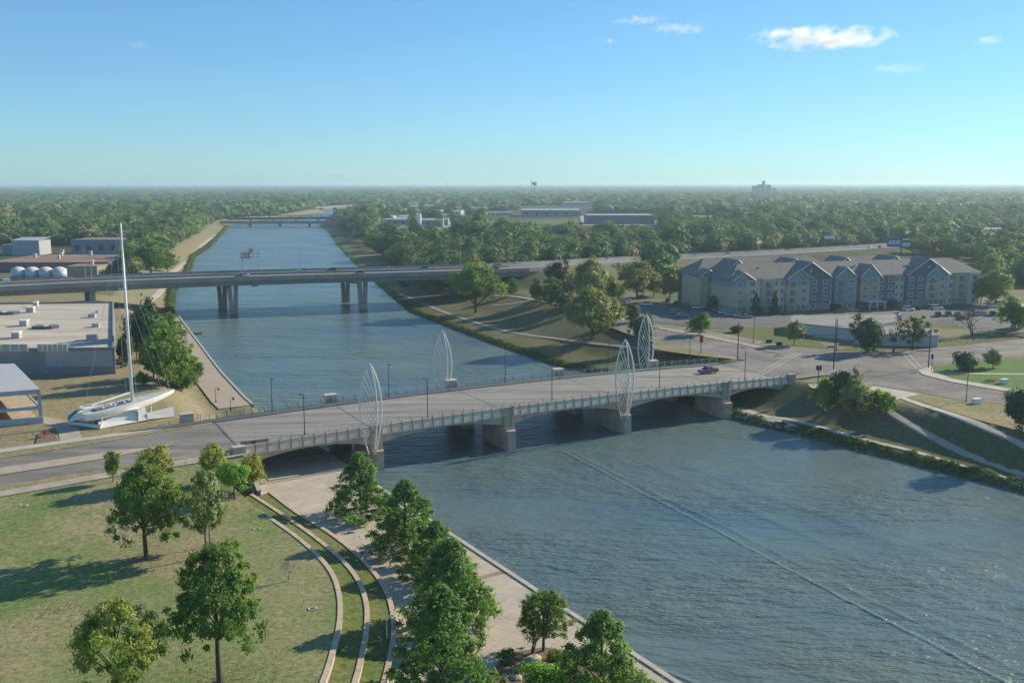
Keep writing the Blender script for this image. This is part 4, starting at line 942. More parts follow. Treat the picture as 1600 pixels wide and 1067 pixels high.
def fr():
    mb = MB()
    for a in (-.95, .95): mb.box(a-.12, a+.12, -.1, .05, -.95, .95)
    for b_ in (-.95, .95): mb.box(-1.07, 1.07, -.1, .05, b_-.12, b_+.12)
    mb.box(-.06, .06, -.08, .05, -.85, .85); mb.box(-.83, .83, -.08, .05, -.05, .05)
    return mb.mesh('window', TRIM)
def pn():
    mb = MB(); mb.box(-.85, .85, 0, .04, -.85, .85); return mb.mesh('pane', GLASS)
FRM, PNM = fr(), pn()
def bal():
    mb = MB(); mb.box(-1.5, 1.5, -1.2, 0, -1.25, -1.1)
    mb.box(-1.5, 1.5, -1.2, -1.12, -.15, -.07)
    for k in range(9): x = -1.45+k*.3625; mb.box(x-.03, x+.03, -1.19, -1.13, -1.1, -.15)
    return mb.mesh('balcony', mat('balcony_metal', (.12, .11, .10), .6))
BALM = bal(); ra = math.atan2(ad.y, ad.x)
def window(s, o, z, sc=(1, 1, 1), rot=None):
    f = obj('window', FRM, apt, AP(s, o-.06, z)-apt.location); f.rotation_euler = (0, 0, rot if rot is not None else ra); f.scale = sc
    obj('pane', PNM, f)
def px2s(px):
    q = at(px, 480, G); # intersect ray with facade plane
    t_ = ((A0.x*an.x+A0.y*an.y))/(q.x*an.x+q.y*an.y); p = q*t_; return (p.x-A0.x)*ad.x+(p.y-A0.y)*ad.y
SEC = [(1143, 1166, 0, TANW, 'g', BLUG, 1), (1166, 1190, 1.5, CREAM, 'f', None, 1), (1190, 1210, .6, TANW, 'b', None, 1), (1210, 1228, 1.5, CREAM, 'f', None, 2),
       (1228, 1263, 0, TANW, 'g', BLUG, 2), (1263, 1298, .9, NAVY, 'G', None, 2), (1298, 1304, 2.4, CREAM, 'f', None, 1), (1304, 1336, .4, BLUG, 'g', None, 2), (1336, 1343, 2.4, CREAM, 'f', None, 1),
       (1343, 1372, .2, BRN, 'g', BLUG, 2), (1372, 1401, 1.8, NAVY, 'f', None, 2), (1401, 1416, 2.4, CREAM, 'f', None, 2), (1416, 1445, .8, NAVY, 'G', None, 2), (1445, 1477, 0, TANW, 'g', BLUG, 2),
       (1477, 1492, 2.0, CREAM, 'f', None, 2), (1492, 1512, 1.2, TANW, 'b', None, 1), (1512, 1529, .5, CREAM, 'f', None, 1)]
def apbox(s0, s1, o0, o1, z0, z1, name, m):
    mb = MB(); c = AP((s0+s1)/2, (o0+o1)/2, (z0+z1)/2); mb.obox(c, ad, an, Z3, (s1-s0)/2, (o1-o0)/2, (z1-z0)/2); return mb.build(name, m, apt)
def gable(s0, s1, o, z, rise, m, depth=10, over=.5):
    c = (s0+s1)/2; mb = MB()
    mb.add([AP(s0, o, z), AP(s1, o, z), AP(c, o, z+rise), AP(s0, o+.3, z), AP(s1, o+.3, z), AP(c, o+.3, z+rise)], [(0, 1, 2), (3, 5, 4), (0, 3, 4, 1), (1, 4, 5, 2), (2, 5, 3, 0)]); mb.build('gable', m, apt)
    k = rise/((s1-s0)/2)
    for sg, se in ((-1, s0-over), (1, s1+over)):
        mb = MB(); ze = z-over*k; th = .22
        a = [AP(se, o-over, ze), AP(c, o-over, z+rise), AP(c, o+depth, z+rise), AP(se, o+depth, ze)]
        mb.add(a+[p+Vector((0, 0, th)) for p in a], [(0, 1, 2, 3), (4, 7, 6, 5), (0, 4, 5, 1), (1, 5, 6, 2), (2, 6, 7, 3), (3, 7, 4, 0)]); mb.build('gable_roof', ROOFS, apt)
        mb = MB(); p, q_ = AP(se, o-over-.08, ze+.05), AP(c, o-over-.08, z+rise+.05); mb.tube([p, q_], .2, 4); mb.build('barge_board', TRIM, apt)
    if rise > 2.4:
        f = obj('gable_vent', FRM, apt, AP(c, o-.07, z+rise*.45)-apt.location); f.rotation_euler = (0, 0, ra); f.scale = (.5, 1, .5)
for (p0, p1, o, m, kind, m2, nw) in SEC:
    s0, s1 = px2s(p0), px2s(p1); s1 -= .01
    o += .0; hi = EAVE
    apbox(s0, s1, o, DEP-2, -.3, 2.6, 'base_wall', STONEB if kind != 'f' else m)
    if m2: apbox(s0, s1, o, DEP-2, 2.6, 10.2, 'wall', m); apbox(s0, s1, o-.04, DEP-2, 10.2, EAVE, 'upper_wall', m2)
    else: apbox(s0, s1, o, DEP-2, 2.6, EAVE, 'wall', m)
    if kind in 'gG':
        pass
    else:
        apbox(s0, s1, o-.5, o+.3, EAVE-.15, EAVE+.12, 'eave', TRIM)
        k = max(2, int((s1-s0)/1.3))
        if m is not CREAM:
            for i in range(k): apbox(s0+(i+.35)*(s1-s0)/k, s0+(i+.65)*(s1-s0)/k, o-.45, o, EAVE-.6, EAVE-.15, 'bracket', TRIM)
    for fl in range(4):
        z = 1.7+fl*3.15
        for i in range(nw):
            sx = s0+(s1-s0)*(i+.5)/nw; nar = (s1-s0)/nw < 3.2
            if kind == 'b' or (m in (TANW, BLUG) and i == 0 and kind == 'g' and p0 > 1200):
                if fl: b_ = obj('balcony', BALM, apt, AP(sx, o-.03, z)-apt.location); b_.rotation_euler = (0, 0, ra); b_.scale = (.8, .7, 1)
            window(sx, o-(.04 if m2 and fl == 3 else 0), z, (.62 if nar else 1.1, 1, .92))
    apbox(s1-.12, s1+.06, o-.08, o+.1, 0, EAVE, 'corner_trim', TRIM)
for (p0, p1, rise, o, m) in ((1143, 1177, 2.7, -.05, BLUG), (1228, 1266, 3.2, -.05, BLUG), (1233, 1299, 5.6, .84, NAVY), (1304, 1336, 3.4, .34, BLUG), (1343, 1373, 4.1, .14, BLUG), (1416, 1481, 5.8, .74, NAVY), (1445, 1477, 3.4, -.05, BLUG)):
    gable(px2s(p0), px2s(p1), o, EAVE, rise*1.1, m, 10.5)
# main roof: long ridge with hipped end
RZ = 18.4
def roofq(pts, name='roof'):
    mb = MB(); a = [AP(*p) for p in pts]; n = len(a)
    mb.add(a+[p+Vector((0, 0, .25)) for p in a], [tuple(range(n))[::-1], tuple(range(n, 2*n))]+[(i, (i+1) % n, n+(i+1) % n, n+i) for i in range(n)]); mb.build(name, ROOFS, apt)
sl0, sl1 = -1.0, AL+1
roofq([(sl0, -.4+.8, EAVE), (sl1, .4, EAVE), (sl1-9, 9.5, RZ), (sl0+8, 9.5, RZ)])
roofq([(sl0, DEP-1, EAVE), (sl0+8, 9.5, RZ), (sl1-9, 9.5, RZ), (sl1, DEP-1, EAVE)])
roofq([(sl0, .4, EAVE), (sl0+8, 9.5, RZ), (sl0, DEP-1, EAVE)])
roofq([(sl1, .4, EAVE), (sl1, DEP-1, EAVE), (sl1-9, 9.5, RZ)])
# rear wing further left and behind
WB = (-4.0, 60.0, 22.0, 40.0)
apbox(WB[0], WB[1], WB[2], WB[3], -.3, EAVE, 'rear_wall', NAVY)
apbox(WB[0]-.1, WB[0]+7, WB[2]-3, WB[2]+14, -.3, EAVE, 'rear_wall', TANW); apbox(WB[0]+7, WB[0]+13, WB[2]-1.5, WB[2]-.01, -.3, EAVE, 'rear_wall', CREAM)
gable(WB[0]-.1, WB[0]+7, WB[2]-3.05, EAVE, 2.6, BLUG); gable(WB[0]+7, WB[0]+13.5, WB[2]-1.56, EAVE, 3.0, CREAM, 16)
apbox(12, AL*.95, 18, 24, -.3, EAVE-.5, 'link_wall', NAVY)
roofq([(WB[0]-1, 21.3, EAVE), (WB[1]+1, 21.3, EAVE), (WB[1]-7, 31, RZ+.6), (WB[0]+7, 31, RZ+.6)]); roofq([(WB[0]-1, 41, EAVE), (WB[0]+7, 31, RZ+.6), (WB[1]-7, 31, RZ+.6), (WB[1]+1, 41, EAVE)]); roofq([(WB[0]-1, 21.3, EAVE), (WB[0]+7, 31, RZ+.6), (WB[0]-1, 41, EAVE)])
for s in (10, 36, 60, 84): gable(s-6, s+6, 14.5, RZ-3.6, 4.6, NAVY, 12)
for k in range(12): apbox(6+k*8.6, 6.7+k*8.6, 5.5+(k % 3), 6.2+(k % 3), RZ-2.6, RZ-.9, 'roof_vent', TRIM)
roofq([(58, 21.3, EAVE), (96, 21.3, EAVE), (90, 30, RZ), (62, 30, RZ)])
for s in (11.2,): 
    for fl in range(4): window(s, 22, 1.7+fl*3.15, (.9, 1, .8))
for s in (-.5,):
    for fl in range(4): window(s, 19, 1.7+fl*3.15, (.5, 1, .8))
# entrance porch
s0 = px2s(1347); apbox(s0, s0+8, -4.5, 0, 2.9, 3.3, 'porch_roof', TRIM)
for k in range(3): apbox(s0+.3+k*3.5, s0+.7+k*3.5, -4.3, -3.9, -.2, 2.9, 'porch_column', TRIM)
# pale low building
LW = mat('whitewashed_wall', (.50, .50, .48), .8, var=.08, scale=.3); FRF = mat('grey_flat_roof', (.24, .23, .215), .9, var=.15, scale=.15)
def polyblock(name, label, pts, z0, z1, wm, rm, cat='building'):
    t = thing(name, label, cat, tuple(pts[0])); mb = MB(); mb.prism([tuple(p[:2]) for p in pts], z0, z1-.3); mb.build('wall', wm, t)
    c = sum((Vector(p) for p in pts), Vector())/len(pts)
    mb = MB(); mb.prism([tuple((c+(Vector(p)-c)*1.015)[:2]) for p in pts], z1-.29, z1); mb.build('roof', rm, t); return t
t = polyblock('low_building', 'low whitewashed building with a flat grey roof in front of the apartments', [at(1237, 522, G), at(1334, 533, G), at(1398, 521, G), at(1398, 509, G), at(1236, 510.5, G)], G-.3, G+3.9, LW, FRF)
mb = MB(); p0_, p1_ = at(1290, 527, G), at(1345, 531, G); d = (p1_-p0_).normalized(); n = Vector((d.y, -d.x, 0)); m_ = (p0_+p1_)/2+n*.1; mb.obox((m_.x, m_.y, G+3.3), d, n, Z3, (p1_-p0_).length/2, .05, .7); mb.build('fascia_sign', mat('faded_orange', (.36, .24, .16), .8), t)
t = polyblock('low_building', 'low white annex behind the dark street trees', [at(1334, 538, G), at(1465, 541.5, G), at(1466, 530, G), at(1336, 529, G)], G-.3, G+3.4, LW, FRF)
for k, px in enumerate((1350, 1395, 1440)):
    p0_ = at(px, 540.5, G); mb = MB(); mb.obox((p0_.x, p0_.y-.1, G+1.8), Vector((1, 0, 0)), Vector((0, 1, 0)), Z3, .9, .06, .6); mb.build('window', GLASS, t)
# mid-distance industrial buildings
ind = [(598, 700, 352, 7, 30, 'long blue grey industrial building with a pale roof right of the river trees', GW, LG, 8), (655, 692, 356, 9, 18, 'grey warehouse beside the white silo', GW, LG, 4),
 (608, 720, 336, 6, 90, 'wide pale roofed industrial shed in the middle of the estate', LG, mat('pale_roof', (.40, .41, .40), .6), 10), (600, 690, 327, 6, 90, 'white roofed long shed at the rear of the industrial estate', LG, mat('pale_roof', (.40, .41, .40), .6), 0),
 (560, 600, 357, 6, 14, 'small blue roofed shed at the left end of the industrial estate', GW, mat('blue_roof', (.25, .33, .40), .6), 3), (700, 760, 331, 7, 60, 'white metal building at the right of the industrial estate', LG, mat('pale_roof', (.40, .41, .40), .6), 0),
 (918, 1022, 351, 11, 60, 'large dark walled warehouse with a flat roof beyond the wood', mat('dark_wall', (.15, .15, .165), .8), mat('wh_roof', (.30, .31, .32), .7), 0), (815, 908, 339, 10, 70, 'grey warehouse with a pale roof behind the green field', mat('mid_wall', (.24, .23, .25), .8), mat('pale_roof', (.40, .41, .40), .6), 6),
 (1058, 1118, 346, 6, 24, 'pale tan low building half hidden in the wood right of the big warehouse', CREAM, CREAM, 5), (1132, 1180, 333, 7, 30, 'whitish flat building far off above the trees', CREAM, LG, 4), (1165, 1187, 351, 14, 12, 'small pale block rising out of the wood', CREAM, CREAM, 3),
 (880, 925, 322, 8, 60, 'distant pale roofed building left of the horizon warehouse', LG, LG, 0), (935, 1015, 322, 8, 60, 'distant grey roofed building group behind the big warehouse', GW, LG, 0), (760, 800, 337, 5, 20, 'cream apartment row beside the yellow field', CREAM, CREAM, 6), (1540, 1600, 375, 9, 26, 'pale commercial building at the far right beyond the freeway', CREAM, LG, 6)]
for (x0, x1, yb_, h_, dp, lb, wm, rm, nw) in ind: block('industrial_building', lb, x0, x1, yb_, h_, dp, wm, rm, z=7, nwin=nw)
seed(5)
sheds = sorted((random.uniform(600, 735), random.uniform(321, 348)) for _ in range(14))
ORD = ['first', 'second', 'third', 'fourth', 'fifth', 'sixth', 'seventh', 'eighth', 'ninth', 'tenth', 'eleventh', 'twelfth', 'thirteenth', 'last']
for k, (px, py) in enumerate(sheds):
    block('industrial_shed', 'small pale roofed shed, %s from the left in the industrial estate' % ORD[k], px, px+random.uniform(10, 28), py, random.uniform(5, 8), random.uniform(15, 40), random.choice((LG, GW)), random.choice((LG, mat('pale_roof', (.40, .41, .40)))), z=7)['group'] = 'small sheds of the industrial estate'
p = at(655, 358, 7); t = thing('silo', 'white silo standing beside the grey warehouse of the industrial estate', 'silo', tuple(p)); mb = MB(); mb.tube([(0, 0, 0), (0, 0, 17)], 2.6, 12); obj('silo_body', mb.mesh('silo_body', WHITE), t)
# fields seen through the woods
for nm_, pl, m_ in (('field', [(762, 346), (905, 343), (905, 352), (765, 351)], TERR), ('field', [(640, 365), (676, 364), (676, 378), (638, 380)], DRYG), ('yard', [(596, 322), (722, 319), (755, 341), (700, 360), (598, 358)], mat('yard_concrete', (.33, .32, .30), .9)), ('yard', [(905, 338), (1028, 338), (1030, 353), (910, 353)], mat('yard_concrete', (.33, .32, .30)))):
    sheet(nm_, [tuple(at(x, y, 7)[:2]) for x, y in pl], lambda x, y: H(x, y)+.4, m_, 25)
# skyline marks
def mark(nm_, lb, cat, px, ptop, dist, build):
    x = (px-800)/F*dist; t = thing(nm_, lb, cat, (x, dist, 6)); build(t, 57-(ptop-287)/F*dist-6); return t
def wt_(t, h):
    mb = MB(); mb.tube([(0, 0, 0), (0, 0, h-6)], [1.6, 1.2], 8); obj('shaft', mb.mesh('shaft', GREYM), t)
    mb = MB(); mb.tube([(0, 0, h-9), (0, 0, h-6), (0, 0, h-2), (0, 0, h)], [1.5, 7, 7, 1], 12); obj('tank', mb.mesh('tank', mat('tank_grey', (.3, .3, .3), .6), True), t)
mark('water_tower', 'mushroom shaped water tower breaking the skyline near the middle', 'tower', 835, 284.5, 2600, wt_)
def mast_(t, h):
    mb = MB(); mb.tube([(0, 0, 0), (0, 0, h)], [1.2, .7], 5); obj('mast', mb.mesh('mast', GREYM), t)
mark('radio_mast', 'thin radio mast just left of the water tower on the skyline', 'mast', 830, 279, 2700, mast_); mark('radio_mast', 'short lattice mast on the skyline left of the water tower', 'mast', 699, 284.5, 3200, mast_)
def elev_(t, h):
    for k, (x, w_, hh) in enumerate(((-26, 12, .72), (-8, 14, .8), (4, 7, 1.0), (20, 14, .78), (40, 10, .6))):
        mb = MB(); mb.box(x-w_/2, x+w_/2, -8, 8, 0, h*hh); obj('silo_block', mb.mesh('silo_block', CONC_L), t)
mark('grain_elevator', 'pale grain elevator on the horizon right of the middle', 'silo', 1186, 283.5, 3300, elev_)
# ------------------------------------------------------------ trees
LEAF = leafmat('oak_leaves', [(.10, .18, .045), (.145, .23, .055), (.19, .26, .065)], .5)
LEAF_Y = leafmat('turning_leaves', [(0.289, 0.336, 0.066), (0.367, 0.357, 0.088), (0.232, 0.294, 0.066)], .4)
LEAF_D = leafmat('dark_leaves', [(0.036, 0.082, 0.038), (0.058, 0.118, 0.048)], .2)
LEAF_C = leafmat('cypress_needles', [(.135, .235, .07), (.16, .26, .07)], .5)
LEAF_S = leafmat('sycamore_leaves', [(0.232, 0.262, 0.088), (0.289, 0.294, 0.109)], .3)
LEAF_R = leafmat('russet_leaves', [(0.329, 0.178, 0.088), (0.270, 0.168, 0.088)], .3)
LEAF_B = leafmat('bright_leaves', [(0.194, 0.378, 0.066), (0.251, 0.400, 0.076)], .4)
FOR = leafmat('wood_foliage', [(0.065, 0.138, 0.050), (0.096, 0.189, 0.065), (0.131, 0.224, 0.074), (0.086, 0.166, 0.065), (0.163, 0.248, 0.084), (0.113, 0.201, 0.065), (0.076, 0.146, 0.059), (0.228, 0.261, 0.100), (0.109, 0.189, 0.069), (0.239, 0.201, 0.100)], .2, .7, .35, True)
def clusters(rng, shape, n, wr):
    out = []
    lob = rng.normal(size=(7, 3)); lob /= np.linalg.norm(lob, axis=1)[:, None]; lw = rng.uniform(.75, 1.15, 7)
    while len(out) < n:
        d = rng.normal(size=3); d /= np.linalg.norm(d)
        k = max(np.maximum(0, lob@d)**5*lw); rr = (.62+.50*k)*rng.uniform(.3, 1.12)**.5
        if shape == 'broad':
            p = np.array([d[0]*wr*rr, d[1]*wr*rr, .575+d[2]*.40*rr]); p[:2] *= 1.12-.45*max(0, d[2])
            if d[2] < -.55 and rng.random() < .6: continue
        elif shape == 'maple':
            p = np.array([d[0]*wr*rr, d[1]*wr*rr, .56+d[2]*.43*rr]); p[:2] *= 1.28-.72*max(0, (p[2]-.25)/.75)
            if d[2] < -.6 and rng.random() < .5: continue
        elif shape == 'round': p = np.array([d[0]*wr*rr, d[1]*wr*rr, .6+d[2]*.38*rr])
        elif shape == 'low': p = np.array([d[0]*wr*rr, d[1]*wr*rr, .52+d[2]*.46*rr]); p[:2] *= 1.08-.35*max(0, d[2])
        elif shape == 'cone':
            z = .04+.92*rng.random()**1.2; a = rng.uniform(0, 2*math.pi); r = wr*(1-z)**.8*rng.uniform(.5, 1)**.4; p = np.array([r*math.cos(a), r*math.sin(a), z])
        elif shape == 'slender':
            z = rng.uniform(.3, .97); a = rng.uniform(0, 2*math.pi); r = wr*(.35+.65*math.sin((z-.25)/.75*math.pi))*rng.uniform(.2, 1.1); p = np.array([r*math.cos(a), r*math.sin(a), z])
        elif shape == 'cypress':
            z = .13+.85*rng.random()**1.35; t = (z-.13)/.87; a = rng.uniform(0, 2*math.pi)
            r = wr*(1-t)**.78*(.86+.25*math.sin(a*3+z*9)+.12*math.sin(z*38))*rng.uniform(.35, 1)**.4; p = np.array([r*math.cos(a), r*math.sin(a), z-.10*r/wr*.6])
        out.append(p)
    return np.array(out)
def crown(name, sd, shape, n, per, leaf, rad, wr, m, lc=.05, core=0, flat=1.0, jit=.75):
    rng = np.random.default_rng(sd); C = clusters(rng, shape, n, wr)
    cs = rng.uniform(.6, 1.35, len(C))
    P = np.repeat(C, per, 0)+rng.normal(size=(n*per, 3))*rad*np.repeat(cs, per)[:, None]*np.array((1, 1, .75*flat))
    lo_ = (P-np.repeat(C, per, 0))/rad; N = rng.normal(size=P.shape)*jit+(P-np.array((0, 0, .5)))*1.3/max(wr, .2)+lo_*.55+np.array((0, 0, .35)); N /= np.linalg.norm(N, axis=1)[:, None]
    A = np.cross(N, rng.normal(size=P.shape)); A /= np.linalg.norm(A, axis=1)[:, None]; Bv = np.cross(N, A)
    s = leaf*rng.uniform(.6, 1.3, len(P))[:, None]
    V4 = np.stack([P-A*s, P-Bv*s*.62, P+A*s, P+Bv*s*.62], 1).reshape(-1, 3)
    Fq = np.arange(len(V4)).reshape(-1, 4)
    cl = np.repeat(np.repeat(np.where(rng.random(n) < lc, rng.uniform(.3, .9, n), rng.uniform(0, .12, n)), per), 4)
    if core:                               # a dark lumpy heart that stops see-through holes in distant crowns
        bm = bmesh.new(); bmesh.ops.create_icosphere(bm, subdivisions=2, radius=1)
        cv = []
        for v in bm.verts:
            d = np.array(v.co); k = 1+.18*math.sin(d[0]*5+sd)+.15*math.sin(d[1]*6+sd*2)+.1*math.sin(d[2]*7)
            cv.append(np.array((d[0]*wr*core*k, d[1]*wr*core*k, .58+d[2]*.34*core*k)))
        f = [tuple(v.index for v in q.verts) for q in bm.faces]; bm.free()
        f = [q if len(q) == 4 else (q[0], q[1], q[2], q[2]) for q in f]
        b0 = len(V4); V4 = np.vstack([V4, np.array(cv)])
        me = bpy.data.meshes.new(name); me.from_pydata(V4.tolist(), [], Fq.tolist()+[tuple(i+b0 for i in q[:3]) for q in f]); me.materials.append(m)
        cl = np.r_[cl, np.zeros(len(cv))]
    else: me = npmesh(name, V4, Fq, m)
    a = me.attributes.new('lc', 'FLOAT', 'POINT'); a.data.foreach_set('value', cl.astype(np.float32)[:len(me.vertices)])
    return me, C
def trunk(name, sd, C, wr, r=.02, limbs=12, top=.85, m=None, fork=.28):
    rng = np.random.default_rng(sd+99); mb = MB()
    mb.tube([(0, 0, -.02), (0, 0, .02), (.004, .003, .2), (0, .006, .5), (0, 0, top)], [r*1.5, r*1.1, r*.9, r*.55, r*.12], 7)
    order = rng.permutation(len(C))[:limbs]
    for i in order:
        c = C[i]; z0 = min(c[2]-.05, max(fork, c[2]-.12-.5*math.hypot(c[0], c[1]))); z0 = max(z0, .08)
        mid = np.array([c[0]*.5, c[1]*.5, z0+(c[2]-z0)*.62])
        rr = r*.42*(1-z0*.6); mb.tube([(0, 0, z0), tuple(mid), tuple(c)], [rr, rr*.6, rr*.15], 5)
    return mb.mesh(name, m or BARK)
TK = {}
def kind(key, shape, n, per, leaf, rad, wr, m, lc=.05, core=0, bark=None, r=.018, limbs=12, top=.85, fork=.28, sds=(1, 2)):
    L = []
    for s in sds:
        cm, C = crown('crown', s*7+len(TK)*13, shape, n, per, leaf, rad, wr, m, lc, core)
        L.append((cm, trunk('trunk', s, C, wr, r, limbs, top, bark, fork)))
    TK[key] = (L, wr)
kind('maple', 'maple', 240, 74, .0135, .024, .42, LEAF, .07, limbs=26, sds=(1, 2, 3, 4), r=.022)
kind('maple_y', 'maple', 190, 62, .0140, .024, .44, LEAF_Y, .15, limbs=26, sds=(5,), r=.019)
kind('slender', 'slender', 90, 48, .0165, .026, .26, leafmat('slender_leaves', [(.15, .2, .05)], .4), .12, limbs=20, sds=(6,), r=.012)
kind('round', 'round', 60, 110, .026, .055, .36, LEAF, .05, limbs=8, sds=(7,), r=.022, top=.7)
kind('round_g', 'round', 60, 110, .026, .055, .36, LEAF_B, .0, limbs=8, sds=(8,), r=.02, top=.7)
kind('round_y', 'round', 60, 100, .028, .055, .36, LEAF_Y, .2, limbs=8, sds=(9,), r=.02, top=.7)
kind('cypress', 'cypress', 330, 55, .0145, .021, .44, LEAF_C, .05, limbs=40, sds=(10, 11, 12), r=.016, top=.96, fork=.1)
kind('mid', 'low', 130, 55, .022, .040, .44, LEAF, .08, .55, limbs=12, sds=(13, 14))
kind('mid_d', 'low', 90, 55, .027, .048, .42, LEAF_D, .0, .6, limbs=8, sds=(15,))
kind('mid_y', 'low', 100, 55, .026, .046, .42, LEAF_S, .25, .5, limbs=12, sds=(16, 17))
kind('mid_r', 'round', 50, 45, .034, .06, .45, LEAF_R, .1, .5, limbs=8, sds=(18,))
kind('cone', 'cone', 60, 50, .03, .04, .28, LEAF_D, 0, .0, limbs=4, sds=(19,))
kind('bush', 'low', 50, 70, .05, .10, .75, LEAF, .05, .5, limbs=4, sds=(20,), top=.5)
kind('bush_d', 'low', 50, 70, .05, .10, .62, LEAF_D, .0, .6, limbs=4, sds=(21,), top=.5)
kind('spread', 'broad', 48, 55, .026, .05, .62, LEAF_D, .0, .0, limbs=20, sds=(22,), r=.03, fork=.2)
kind('big_syc', 'low', 130, 90, .021, .045, .46, LEAF_S, .25, .55, limbs=14, sds=(23,))
kind('wide', 'broad', 170, 70, .019, .034, .56, LEAF, .03, .0, limbs=26, sds=(24,), r=.03, fork=.14)
def plant(key, px, pyb, pyt, hwpx, label, cat='tree', name=None, group=None, sd=0, lawn=None, z=None, base=None):
    if base is not None: p = Vector(base)
    elif lawn == 'lawn':
        zz = 5.0
        for _ in range(12): q = at(px, pyb, zz); zz = float(Hlawn(np.array([q.x]), np.array([q.y]))[0])
        p = at(px, pyb, zz)
    elif lawn == 'plaza': p = at(px, pyb, 1.35)
    elif z is not None: p = at(px, pyb, z)
    else: p = og(px, pyb)
    depth = p.y*CP-(p.z-HC)*SP
    h = (pyb-pyt)/F*depth*1.02/CP if base is None else pyt; hw = hwpx/F*depth if base is None else hwpx
    L, wr = TK[key]; cm, tm = L[sd % len(L)]
    t = thing(name or 'tree', label, cat, tuple(p), random.uniform(0, 6.28), group)
    s = hw/(wr*(.80 if key == 'cypress' else 1.07)); t.scale = (s, s, h)
    obj('crown', cm, t); obj('trunk', tm, t); return t
seed(11)
NT = [('maple', 228, 870, 697, 69, 'large green maple with a thick trunk in the middle of the park lawn', 'lawn', 0),
 ('slender', 322, 869, 728, 34, 'slim tree with orange tinged lower leaves right of the large lawn maple', 'lawn', 0),
 ('slender', 327, 853, 735, 22, 'thin tree growing close behind the slim orange tinged tree', 'lawn', 0),
 ('round_g', 366, 780, 717, 25, 'small round bright green tree beside the bridge wing wall', 'lawn', 0),
 ('round_y', 394, 768, 706, 21, 'small yellowing tree nearest the left end of the bridge', 'lawn', 0),
 ('round_y', 334, 757, 690, 25, 'yellow green tree in front of the pavement left of the bridge', 'lawn', 0),
 ('round', 176, 752, 705, 15, 'small dark lollipop tree at the edge of the street left of the large maple', 'lawn', 0),
 ('round_y', 243, 760, 694, 30, 'yellow green tree mostly hidden behind the large lawn maple', 'lawn', 0),
 ('maple', 342, 1064, 832, 84, 'big dense dark green maple at the bottom left of the lawn', 'lawn', 1),
 ('maple_y', 186, 1112, 903, 88, 'loose yellow green maple at the bottom left corner of the photo', 'lawn', 0),
 ('cypress', 563, 808, 705, 46, 'bald cypress standing alone on the plaza close to the bridge', 'plaza', 0),
 ('cypress', 634, 866, 747, 56, 'bald cypress second from the bridge on the plaza', 'plaza', 1),
 ('cypress', 682, 912, 812, 52, 'dark bald cypress third from the bridge on the plaza', 'plaza', 2),
 ('cypress', 705, 990, 838, 68, 'tall bald cypress fourth from the bridge beside the water', 'plaza', 0),
 ('cypress', 690, 1098, 908, 80, 'largest bald cypress in front at the bottom of the plaza', 'plaza', 1),
 ('cypress', 938, 1112, 950, 80, 'bald cypress at the bottom right beside the river water', 'plaza', 2),
 ('maple', 848, 1018, 913, 48, 'round bright green tree at the water side of the planting bed', 'plaza', 2)]
for k, px, b_, tp, hw, lb, lw, sd in NT: plant(k, px, b_, tp, hw, lb, lawn=lw, sd=sd, name='cypress_tree' if k == 'cypress' else 'maple_tree' if k.startswith('maple') else 'tree', group='bald cypresses along the plaza' if k == 'cypress' else None)
TK['bush_b'] = ([(crown('crown', 77, 'low', 55, 90, .045, .09, .75, LEAF_B)[0], TK['bush'][0][0][1])], .75)
plant('bush_b', 850, 1085, 1037, 48, 'bright yellow green shrub at the bottom edge of the photo', 'shrub', 'shrub', lawn='plaza')
plant('bush_b', 905, 1092, 1052, 26, 'small bright shrub right of the larger yellow green shrub', 'shrub', 'shrub', lawn='plaza')
plant('bush', 790, 1035, 1012, 16, 'low dark shrub in the planting bed left of the limestone rock', 'shrub', 'shrub', lawn='plaza')
def bare(name, label, px, pyb, pyt, hwpx, lawn=None, sd=1, m=None, p=None, leafy=None):
    if p is None:
        p = at(px, pyb, 1.35) if lawn == 'plaza' else og(px, pyb)
        if lawn == 'lawn': p = at(px, pyb, 4.75)
    dpt = p.y*CP-(p.z-HC)*SP; h = (pyb-pyt)/F*dpt; hw = hwpx/F*dpt
    rng = random.Random(sd); t = thing(name, label, 'tree', tuple(p)); mb = MB(); tw = MB()
    def grow(a, d, L, r, lv):
        b_ = a+d*L; (mb if lv < 2 else tw).tube([a, a.lerp(b_, .5)+Vector((rng.uniform(-.05, .05)*L, rng.uniform(-.05, .05)*L, 0)), b_], [r, r*.8, r*.6], 5 if lv < 2 else 3, False)
        if lv >= 5: return
        for _ in range(3 if lv < 4 else 2):
            q = (d+Vector((rng.gauss(0, .55), rng.gauss(0, .55), rng.gauss(.05, .25)))).normalized(); grow(b_, q, L*rng.uniform(.6, .85), r*.6, lv+1)
    for k in range(3): grow(Vector((0, 0, 0)) if k else Vector((0, 0, -.2)), Vector((rng.uniform(-.6, .6), rng.uniform(-.5, .5), 1)).normalized(), h*.27, h*.022, 0)
    zx = max(v[2] for v in tw.v); sx = max(abs(v[0]) for v in tw.v)
    for q in (mb, tw): q.v = [(v[0]*hw/sx, v[1]*hw/sx, v[2]*h/zx) for v in q.v]
    obj('trunk', mb.mesh('trunk', m or BARK, True), t); obj('twigs', tw.mesh('twigs', m or BARK, fix=False), t)
    if leafy:
        cm, _ = crown('crown', sd, 'broad', 26, 26, .02, .05, .5, leafy, .3); o = obj('crown', cm, t); o.scale = (hw/.55, hw/.55, h)
    return t
bare('bare_shrub', 'small leafless pale stemmed tree on the lawn beside the inner seat wall', 450, 905, 866, 17, 'lawn', 3, BARK_L)
bare('bare_tree', 'leafless multi stemmed small tree on the planting bed in front of the round green tree', 830, 1022, 962, 38, 'plaza', 5)
